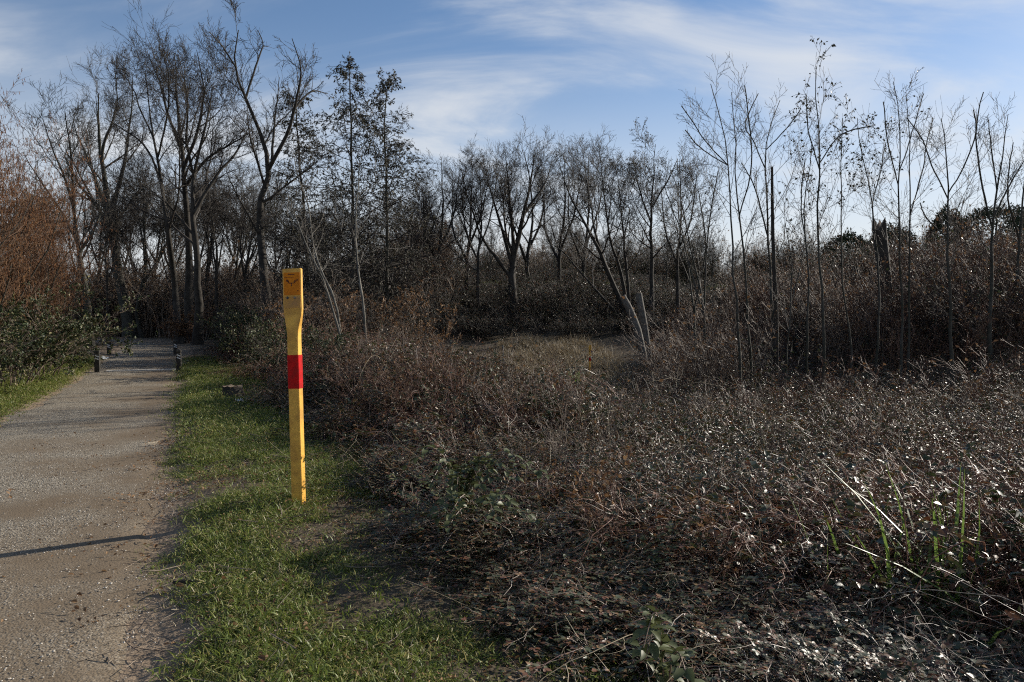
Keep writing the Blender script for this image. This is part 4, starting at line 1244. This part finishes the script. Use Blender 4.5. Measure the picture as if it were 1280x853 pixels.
pts = field(330, -7, 1, 8, 19, lambda x, y: br_mask(x, y, .7) * (1 - sightline(x, y)) * ss(.40, .55, vnoise(x * .6, y * .6, 83)) * (x / y < -.02))
put('russet_thicket', pts, .38, .62, th_red, 'russet leafless thicket behind and right of the yellow post', 'scrub', .15)
pts = field(420, -6, 18, 7, 22, lambda x, y: (1 - sightline(x, y)) * br_mask(x, y, .8) * (.3 + .7 * ss(.45, .65, vnoise(x * .5, y * .5, 81))))
put('wispy_stems', pts, .4, .75, th_brown, 'thin upright brown stems standing out of the brambles', 'undergrowth', .15)


# dead grass in the clearing, fallen stems
def straw_src(seed, n=60, H=.5, flat=.8, mt='straw'):
    rng = np.random.default_rng(seed)
    p = np.stack([rng.normal(0, .16, n), rng.normal(0, .16, n), np.zeros(n)], 1)
    d = nrm(rng.normal(0, flat, (n, 3)) * [1, 1, .2] + [0, 0, .7])
    return source('straw_source', MB().blades(p, d, H * rng.uniform(.4, 1.2, n), np.full(n, .012), rng.uniform(.1, .9, n)), [mt])


straw = [straw_src(600 + i) for i in range(3)]
pts = field(4200, -3, 7, 24, 44, lambda x, y: inside_clearing(x, y) * (.25 + .75 * ss(.35, .6, vnoise(x * 1.3, y * .9, 91))))
put('dead_grass', pts, .5, 1.7, straw, 'flattened pale dead grass in the small clearing', 'dead grass', .2)
pts = field(500, 1, 9, 9, 24, lambda x, y: br_mask(x, y) * ss(.52, .62, vnoise(x * .5, y * .5, 21)))
put('dead_grass', pts, 1.0, 2.0, straw, 'tufts of pale dead grass poking through the brambles', 'dead grass', .2)


# verge grass
def turf_src(seed, n=26, H=.036, mt='grass', w=.0045, spread=.05):
    rng = np.random.default_rng(seed)
    p = np.stack([rng.normal(0, spread, n), rng.normal(0, spread, n), np.full(n, -.004)], 1)
    d = nrm(rng.normal(0, .55, (n, 3)) * [1, 1, .2] + [0, 0, .8])
    return source('turf_source', MB().blades(p, d, H * rng.uniform(.4, 1.3, n), w * rng.uniform(.7, 1.3, n), rng.uniform(.2, 1.1, n)), [mt])


turf = [turf_src(620 + i) for i in range(4)]
turf_far = [turf_src(630 + i, 40, .055, w=.009, spread=.10) for i in range(3)]
dry = [turf_src(640 + i, 14, .032, 'straw', .0035, .06) for i in range(2)]


def turf_d(x, y):
    a, s = path_frame(x, y)
    patch = vnoise(x * 1.5, y * 1.5, 31) * .6 + vnoise(x * 5, y * 5, 32) * .4
    r = ss(-.12, .45, s + (vnoise(x * 3, y * 3, 33) - .5) * .5) * (1 - ss(EDGE(y) + .2, EDGE(y) + 1.3, s))
    l = ss(.0, .4, -PW - s) * (1 - ss(1.1, 2.2, -PW - s))
    bare = ss(.40, .60, patch + .14 * ss(5, 9, y))
    return np.where(in_view(x, y, 1), np.maximum(r, l) * (.06 + .94 * bare), 0)


pts = field(110000, -8.5, 1.2, 1.5, 9.5, turf_d)
put('grass', pts, .45, 1.5, turf, 'short green grass of the verge around the yellow post', 'grass', .25, 0)
pts = field(60000, -18, -2, 9.5, 27, turf_d)
put('grass', pts, .7, 1.3, turf_far, 'short green grass of the verges farther along the path', 'grass', .25, 0)
pts = field(9000, -6, 1.2, 1.5, 9.5, lambda x, y: turf_d(x, y) * .5 * (vnoise(x * 2, y * 2, 35) > .5))
put('dead_grass', pts, .6, 1.3, dry, 'dry straw-coloured wisps lying in the verge grass', 'dead grass', .4, 0)
pts = field(4200, -6, 40, 63, 84, lambda x, y: .9 + 0 * x)
put('grass', pts, 2.5, 4.5, turf_far, 'bright green field edge beyond the far bank', 'grass', .1, 0)


# loose stones and leaf bits on the path
def stone_src(seed):
    rng = np.random.default_rng(seed)
    v = np.array([(1, 0, 0), (-1, 0, 0), (0, 1, 0), (0, -1, 0), (0, 0, 1), (0, 0, -1), (.6, .6, .35), (-.6, .6, .3), (-.6, -.6, .35), (.6, -.6, .3)], float) * (1 + rng.normal(0, .15, (10, 1))) * [1, .8, .55]
    f = [(4, 0, 6), (4, 6, 2), (4, 2, 7), (4, 7, 1), (4, 1, 8), (4, 8, 3), (4, 3, 9), (4, 9, 0), (0, 5, 6), (6, 5, 2), (2, 5, 7), (7, 5, 1), (1, 5, 8), (8, 5, 3), (3, 5, 9), (9, 5, 0)]
    mb = MB()
    for k in range(5):
        mb.add(v * rng.uniform(.5, 1.1) + np.array([rng.normal(0, 4), rng.normal(0, 4), .15]), None, f)
    return source('stone_source', mb, ['stone'])


stones = [stone_src(650 + i) for i in range(4)]


def stone_d(x, y):
    a, s = path_frame(x, y)
    u = (s + PW) / PW
    on = (u > .02) & (u < 1.08)
    tr = .12 + .88 * ss(.42, .62, vnoise(x * .9, y * .9, 41) + .25 * (0.55 - u))
    return np.where(on & in_view(x, y, 1), tr, 0)


def put_path(name, pts, s0, s1, src, label, cat, tilt=.1):
    n = len(pts); s = s0 * (s1 / s0) ** RNG.uniform(0, 1, n)
    P = np.stack([pts[:, 0], pts[:, 1], ground_z(pts[:, 0], pts[:, 1]) + .013], 1)
    return scatter(name, P, np.stack([RNG.normal(0, tilt, n), RNG.normal(0, tilt, n), RNG.uniform(0, 6.28, n)], 1), np.stack([s] * 3, 1), RNG.integers(0, len(src), n), src, label, cat)


pts = field(14000, -8, -.6, 2.2, 12, stone_d)
put_path('gravel', pts, .003, .009, stones, 'small pale stones loose on the footpath', 'gravel')


def litter_src(seed):
    rng = np.random.default_rng(seed); n = 5
    mb = MB(); p = np.stack([rng.normal(0, .12, n), rng.normal(0, .12, n), np.full(n, .006)], 1)
    d = rng.normal(0, 1, (n, 3)) * [1, 1, .15]; L = rng.uniform(.02, .05, n)
    mb.leaves(p, d, nrm(rng.normal(0, .3, (n, 3)) + [0, 0, 1]), L, L * .6, 0, .3)
    return source('litter_source', mb, ['dead_leaf'])


litter = [litter_src(660 + i) for i in range(3)]
pts = field(14000, -7, 1.6, 2, 11, lambda x, y: np.where((path_frame(x, y)[1] > -.35) & (path_frame(x, y)[1] < 2.6), .5 * ss(.35, .7, vnoise(x * 1.6, y * 1.6, 51)), .03) * in_view(x, y, 1))
put_path('leaf_litter', pts, .35, .95, litter, 'scattered brown dead leaves on the verge and path', 'leaf litter', .3)


def stick_src(seed):
    rng = np.random.default_rng(seed); n = 4
    p = np.stack([rng.normal(0, .12, n), rng.normal(0, .12, n), np.full(n, .008)], 1)
    d = nrm(rng.normal(0, 1, (n, 3)) * [1, 1, .08]); L = rng.uniform(.06, .25, n)
    t = np.linspace(0, 1, 4)[None, :, None]
    P = p[:, None] + d[:, None] * (L[:, None, None] * t) + np.cumsum(rng.normal(0, .006, (n, 4, 3)), 1) * [1, 1, .4]
    return source('stick_source', MB().tubes(P, np.full((n, 4), .0025), 4), ['twig_brown'])


sticks = [stick_src(670 + i) for i in range(3)]
pts = field(6000, -6, 1.6, 2, 10, lambda x, y: np.where((path_frame(x, y)[1] > -.2) & (path_frame(x, y)[1] < 2.6), .14 + .5 * ss(1.0, 1.9, path_frame(x, y)[1]), 0) * in_view(x, y, 1))
put_path('fallen_twigs', pts, .45, 1.2, sticks, 'thin broken twigs lying in the verge grass', 'twigs', .12)


# ---------------------------------------------------------------- single plants of the foreground
def at_ground(px, py_guess_d):
    x = (px - 640) / F * py_guess_d
    return np.array((x, py_guess_d, gz(x, py_guess_d)))


def leaf_mesh(seed, L, w, mt):
    rng = np.random.default_rng(seed)
    return MB().leaves(np.zeros((1, 3)), np.array([[1., 0, 0]]), np.array([[0, 0, 1.]]), np.array([L]), np.array([w])).mesh('leaf', mt)


def bramble_spray(seed, loc, rz, canes, label, mt='fresh_leaf', size=.06):
    """a foreground bramble shoot whose leaves can be told apart"""
    rng = np.random.default_rng(seed)
    o = thing('bramble_spray', label, 'bramble', tuple(loc), rz, 'bramble shoots with large leaves in the foreground')
    lm = [leaf_mesh(seed + k, size * s, size * s * .62, mt) for k, s in enumerate((1.0, .8, 1.15))]
    for c in canes:
        P = spline(np.array(c), 12)
        MB().tubes(P[None], np.linspace(.0045, .002, 12)[None], 5).obj('cane', 'cane', o)
        for k in range(3, 12):
            T = nrm(P[min(k + 1, 11)] - P[k - 1])
            sd = nrm(np.cross(T, [0, 0, 1.0])) * (1 if k % 2 else -1)
            for m, (df, ds) in enumerate(((.75, .5), (-.1, 1.0), (1.0, -.35))):
                dv = nrm(T * df + sd * ds + rng.normal(0, .18, 3))
                nn = nrm(np.array([0, 0, 1.0]) + rng.normal(0, .3, 3))
                sx = nrm(np.cross(nn, dv)); nz = np.cross(dv, sx)
                lf = link('leaf', lm[int(rng.integers(0, 3))], o)
                lf.location = P[k] + dv * .012
                from mathutils import Matrix
                lf.rotation_euler = Matrix((dv, sx, nz)).transposed().to_euler()
    return o


def spray_at(seed, px, d, ztop, label, mt='fresh_leaf', size=.06, n=3, reach=.45):
    rng = np.random.default_rng(seed)
    x = (px - 640) / F * d; b = np.array((x, d, gz(x, d)))
    h = ztop - b[2]
    canes = []
    for k in range(n):
        az = rng.uniform(-2.6, -.4)        # toward the open side, where the light and the viewer are
        r = reach * rng.uniform(.6, 1.2); hh = h * rng.uniform(.85, 1.1)
        canes.append([(0, 0, 0), (math.cos(az) * r * .25, math.sin(az) * r * .25, hh * .75), (math.cos(az) * r * .65, math.sin(az) * r * .65, hh), (math.cos(az) * r * 1.15, math.sin(az) * r * 1.15, hh * .86)])
    return bramble_spray(seed, b, 0, canes, label, mt, size)


spray_at(700, 835, 2.8, .5, 'bramble shoot with large pale green leaves at the bottom edge of the photo', size=.055, n=3, reach=.35)
spray_at(701, 575, 5.5, .62, 'leafy grey-green bramble shoots at the edge of the grass right of the post', 'fresh_leaf', .065, 10, .5)
spray_at(702, 600, 5.0, .45, 'leafy bramble shoots hanging over the grass edge in front of the others', 'fresh_leaf', .06, 8, .45)


def iris(seed, loc, label, n=26, H=.55):
    rng = np.random.default_rng(seed)
    o = thing('iris_clump', label, 'plant', tuple(loc))
    for k in range(n):
        m = MB().blades(np.zeros((1, 3)), nrm(rng.normal(0, .22, (1, 3)) * [1, 1, .1] + [0, 0, 1]), np.array([H * rng.uniform(.55, 1.15)]), np.array([.032]), np.array([rng.uniform(.05, .5)]), seg=5)
        b = m.obj('leaf', 'iris_leaf', o)
        b.location = (rng.normal(0, .2), rng.normal(0, .15), 0)


def iris_at(seed, px, d, zb, label, n, H):
    x = (px - 640) / F * d
    iris(seed, (x, d, gz(x, d)), label, n, H)


iris_at(710, 1165, 4.1, 0, 'clump of bright green sword-shaped leaves among the brambles at right', 56, 1.28)
iris_at(711, 1275, 4.05, 0, 'few green sword-shaped leaves at the right edge of the photo', 14, 1.2)
iris_at(712, 720, 31, 0, 'small bright green grass tuft in the clearing by the far marker', 40, .9)

# ---------------------------------------------------------------- the yellow marker post
def marker_post(loc, rz, lean, label, s=1.0, detail=True):
    o = thing('marker_post', label, 'marker post', tuple(loc), rz)
    o.rotation_euler = (0, lean, rz); o.scale = (s,) * 3
    # outline of the board: half widths and half depths by height
    prof = [(-.25, .047, .037), (1.02, .047, .037), (1.42, .047, .036), (1.47, .049, .034), (1.52, .056, .030), (1.57, .067, .025), (1.62, .076, .021), (1.66, .080, .020), (1.985, .081, .020), (1.99, .077, .016)]
    mb = MB(); v, q = [], []
    be = .006
    for z, w, d in prof:
        v += [(-w + be, -d, z), (w - be, -d, z), (w, -d + be, z), (w, d - be, z), (w - be, d, z), (-w + be, d, z), (-w, d - be, z), (-w, -d + be, z)]
    for k in range(len(prof) - 1):
        for i in range(8):
            j = (i + 1) % 8
            q.append((k * 8 + i, k * 8 + j, (k + 1) * 8 + j, (k + 1) * 8 + i))
    t = (len(prof) - 1) * 8
    mb.add(v, q, [(t, t + i, t + i + 1) for i in range(1, 7)])
    mb.obj('board', 'yellow_post', o, smooth=False)
    b = MB(); v, q = [], []
    z0, z1 = 1.01, 1.285
    for z in (z0, z0, z1, z1):
        w, d = (.0470, .0370) if len(v) in (0, 24) else (.0495, .0395)
        v += [(-w + be, -d, z), (w - be, -d, z), (w, -d + be, z), (w, d - be, z), (w - be, d, z), (-w + be, d, z), (-w, d - be, z), (-w, -d + be, z)]
    for k in range(3):
        for i in range(8):
            j = (i + 1) % 8
            q.append((k * 8 + i, k * 8 + j, (k + 1) * 8 + j, (k + 1) * 8 + i))
    b.add(v, q); b.obj('red_band', 'red_band', o, smooth=False)
    if not detail:
        return o
    y = -.0205
    lab = MB().box((0.003, y, 1.865), (.142, .003, .185)).obj('label_plate', 'orange_label', o, smooth=False)
    MB().box((0.003, y, 1.715), (.142, .0025, .095)).obj('label_plate', 'faded_label', o, smooth=False)
    yy = y - .0025
    def mark(boxes):
        m = MB()
        for (x, z, w, h) in boxes:
            m.box((x, yy, z), (w, .002, h))
        m.obj('printed_mark', 'print_dark', lab, smooth=False)
    mark([(0, 1.942, .056, .006)])
    mark([(-.022, 1.918, .080, .0025)])
    mark([(0, 1.872, .060, .006), (-.027, 1.884, .006, .020), (.027, 1.884, .006, .020), (0, 1.858, .007, .022)])
    mark([(-.037, 1.893, .014, .016), (-.030, 1.884, .010, .008)])
    mark([(.040, 1.894, .012, .006), (.052, 1.896, .008, .012), (.036, 1.884, .006, .008)])
    mark([(.054, 1.808, .008, .008)])
    for (x, m, r) in ((-.038, 'bolt', .012), (.026, 'bolt_pale', .010)):
        P = np.array([[(x, y - .001, 1.752), (x, y - .007, 1.752)]], float)
        MB().tubes(P, np.array([[r, r * .8]]), 10, 0, True).obj('bolt', m, o)
    return o


marker_post((-1.755, 6.05, gz(-1.755, 6.05) - .05), math.radians(-11), math.radians(-1.2), 'yellow wooden marker post with red band and orange label on the grass', 1.0)
x = (737 - 640) / F * 33
marker_post((x, 33, gz(x, 33) - .05), .2, .02, 'small distant yellow marker post in the clearing', .72, False)

# thin stake in the clearing and other thin verticals
def stake(px, d, ytop, label, r=.02, lean=0.0):
    x = (px - 640) / F * d; b = (x, d, gz(x, d) - .1)
    h = CAMH + (HZ - ytop) / F * d - b[2]
    o = thing('wooden_stake', label, 'stake', b)
    P = np.array([[(0, 0, 0), (lean * h * .3, 0, h * .33), (lean * h * .7, .01, h * .66), (lean * h, 0, h)]])
    MB().tubes(P, np.array([[r, r, r * .9, r * .8]]), 7, 0, True).obj('shaft', 'weathered', o)


stake(632, 20, 432, 'thin weathered stake standing in the red-brown canes before the clearing', .022, -.03)

# ---------------------------------------------------------------- bollards beside the path
def bollard(px, d, h, label):
    x = (px - 640) / F * d
    o = thing('bollard', label, 'bollard', (x, d, gz(x, d) - .02), math.radians(22), 'dark wooden bollards beside the path')
    w = .075
    zs = [(-.2, w), (h - .12, w), (h - .105, w * .82), (h - .09, w * .82), (h - .075, w), (h - .02, w), (h, w * .8)]
    mb = MB(); v, q = [], []
    for z, a in zs:
        c = a * .75
        v += [(-c, -a, z), (c, -a, z), (a, -c, z), (a, c, z), (c, a, z), (-c, a, z), (-a, c, z), (-a, -c, z)]
    for k in range(len(zs) - 1):
        for i in range(8):
            j = (i + 1) % 8
            q.append((k * 8 + i, k * 8 + j, (k + 1) * 8 + j, (k + 1) * 8 + i))
    t = (len(zs) - 1) * 8
    mb.add(v, q, [(t, t + i, t + i + 1) for i in range(1, 7)])
    mb.obj('post', 'bollard', o, smooth=False)
    for zb in (h - .17, h - .25):
        r = math.radians(24)
        R = np.array([[math.cos(r), 0, math.sin(r)], [0, 1, 0], [-math.sin(r), 0, math.cos(r)]])
        MB().box((0.0, -w - .003, zb), (.115, .006, .035), 0, R).obj('reflector', 'reflector', o, smooth=False)
    return o


bollard(121, 22.0, .68, 'near left dark bollard in front of the leafy bush')
bollard(223, 22.6, .68, 'near right dark bollard with pale bands at the grass corner')
bollard(136, 29.0, .58, 'far left dark bollard, farther along the path')
bollard(219, 29.5, .58, 'far right dark bollard, partly behind the near one')

# pale strip added across the path, its colour standing in for a sunlit gap
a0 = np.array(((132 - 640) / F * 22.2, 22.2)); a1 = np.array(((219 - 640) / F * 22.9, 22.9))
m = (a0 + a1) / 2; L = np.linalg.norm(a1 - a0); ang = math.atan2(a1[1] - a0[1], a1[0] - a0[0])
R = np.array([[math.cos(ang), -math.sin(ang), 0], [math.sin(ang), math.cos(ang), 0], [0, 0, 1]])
es = MB().box((0, 0, 0), (L, .20, .10), 0, R).obj('sunlit_strip', 'sunlit_tone', smooth=False)
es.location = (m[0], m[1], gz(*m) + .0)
tag(es, 'pale added strip standing in for a band of sun across the path between the near bollards', 'sunlit strip')

# stump, paper, stick
def stump():
    x, d = (290 - 640) / F * 14.8, 14.8
    o = thing('tree_stump', 'low dark cut tree stump in the grass beside the path', 'stump', (x, d, gz(x, d)))
    rng = np.random.default_rng(5); S = 18
    th = np.arange(S) * 2 * np.pi / S
    flare = 1 + .22 * np.abs(np.sin(th * 2.5 + .6))
    v = []
    for z, r, fl in ((-.08, .25, 1.0), (.04, .215, .75), (.14, .19, .35), (.235, .185, .2)):
        rr = r * (1 + (flare - 1) * fl) * (1 + rng.normal(0, .03, S))
        v.append(np.stack([np.cos(th) * rr, np.sin(th) * rr, np.full(S, z) + (rng.normal(0, .012, S) if z > .2 else 0)], 1))
    q = [(k * S + i, k * S + (i + 1) % S, (k + 1) * S + (i + 1) % S, (k + 1) * S + i) for k in range(3) for i in range(S)]
    MB().add(np.concatenate(v), q).obj('bark', 'bark_dark', o)
    top = np.concatenate([v[-1] * [.985, .985, 1], [(0, 0, .225)]])
    MB().add(top, None, [(i, (i + 1) % S, S) for i in range(S)]).obj('cut_face', 'stump_wood', o)


stump()


def crumpled(px, d, s, label):
    rng = np.random.default_rng(int(px)); n = 6
    x = (px - 640) / F * d
    g = np.stack(np.meshgrid(np.linspace(-1, 1, n), np.linspace(-1, 1, n), indexing='ij'), -1).reshape(-1, 2)
    v = np.concatenate([g * s + rng.normal(0, s * .16, g.shape), np.abs(rng.normal(0, s * .5, (n * n, 1))) + .03], 1)
    i = (np.arange(n - 1)[:, None] * n + np.arange(n - 1)[None]).ravel()
    o = MB().add(v, np.stack([i, i + n, i + n + 1, i + 1], 1)).obj('paper_scrap', 'paper', smooth=False)
    o.location = (x, d, gz(x, d)); tag(o, label, 'litter')


crumpled(298, 13.7, .07, 'crumpled white paper scrap in the grass in front of the stump')
crumpled(131, 26.5, .12, 'white scrap of litter beside the left bollards')


def lying_stick(px, d, L, r, ang, label, mt='bark_dark'):
    x = (px - 640) / F * d; rng = np.random.default_rng(int(px))
    t = np.linspace(-.5, .5, 7)
    P = np.stack([np.cos(ang) * L * t, np.sin(ang) * L * t, 0 * t], 1) + rng.normal(0, r * .35, (7, 3))
    P[:, 2] += r * .8 + .02
    o = thing('fallen_stick', label, 'stick', (x, d, gz(x, d)))
    MB().tubes(P[None], np.full((1, 7), r) * np.array([.6, 1, 1.05, .95, 1, .9, .55]), 7, 0, True).obj('wood', mt, o)


lying_stick(234, 4.35, .21, .013, .05, 'short dark stick lying in the grass at the path edge')
lying_stick(262, 4.1, .12, .006, .7, 'thin pale twig lying in the grass below the dark stick', 'bark_pale')
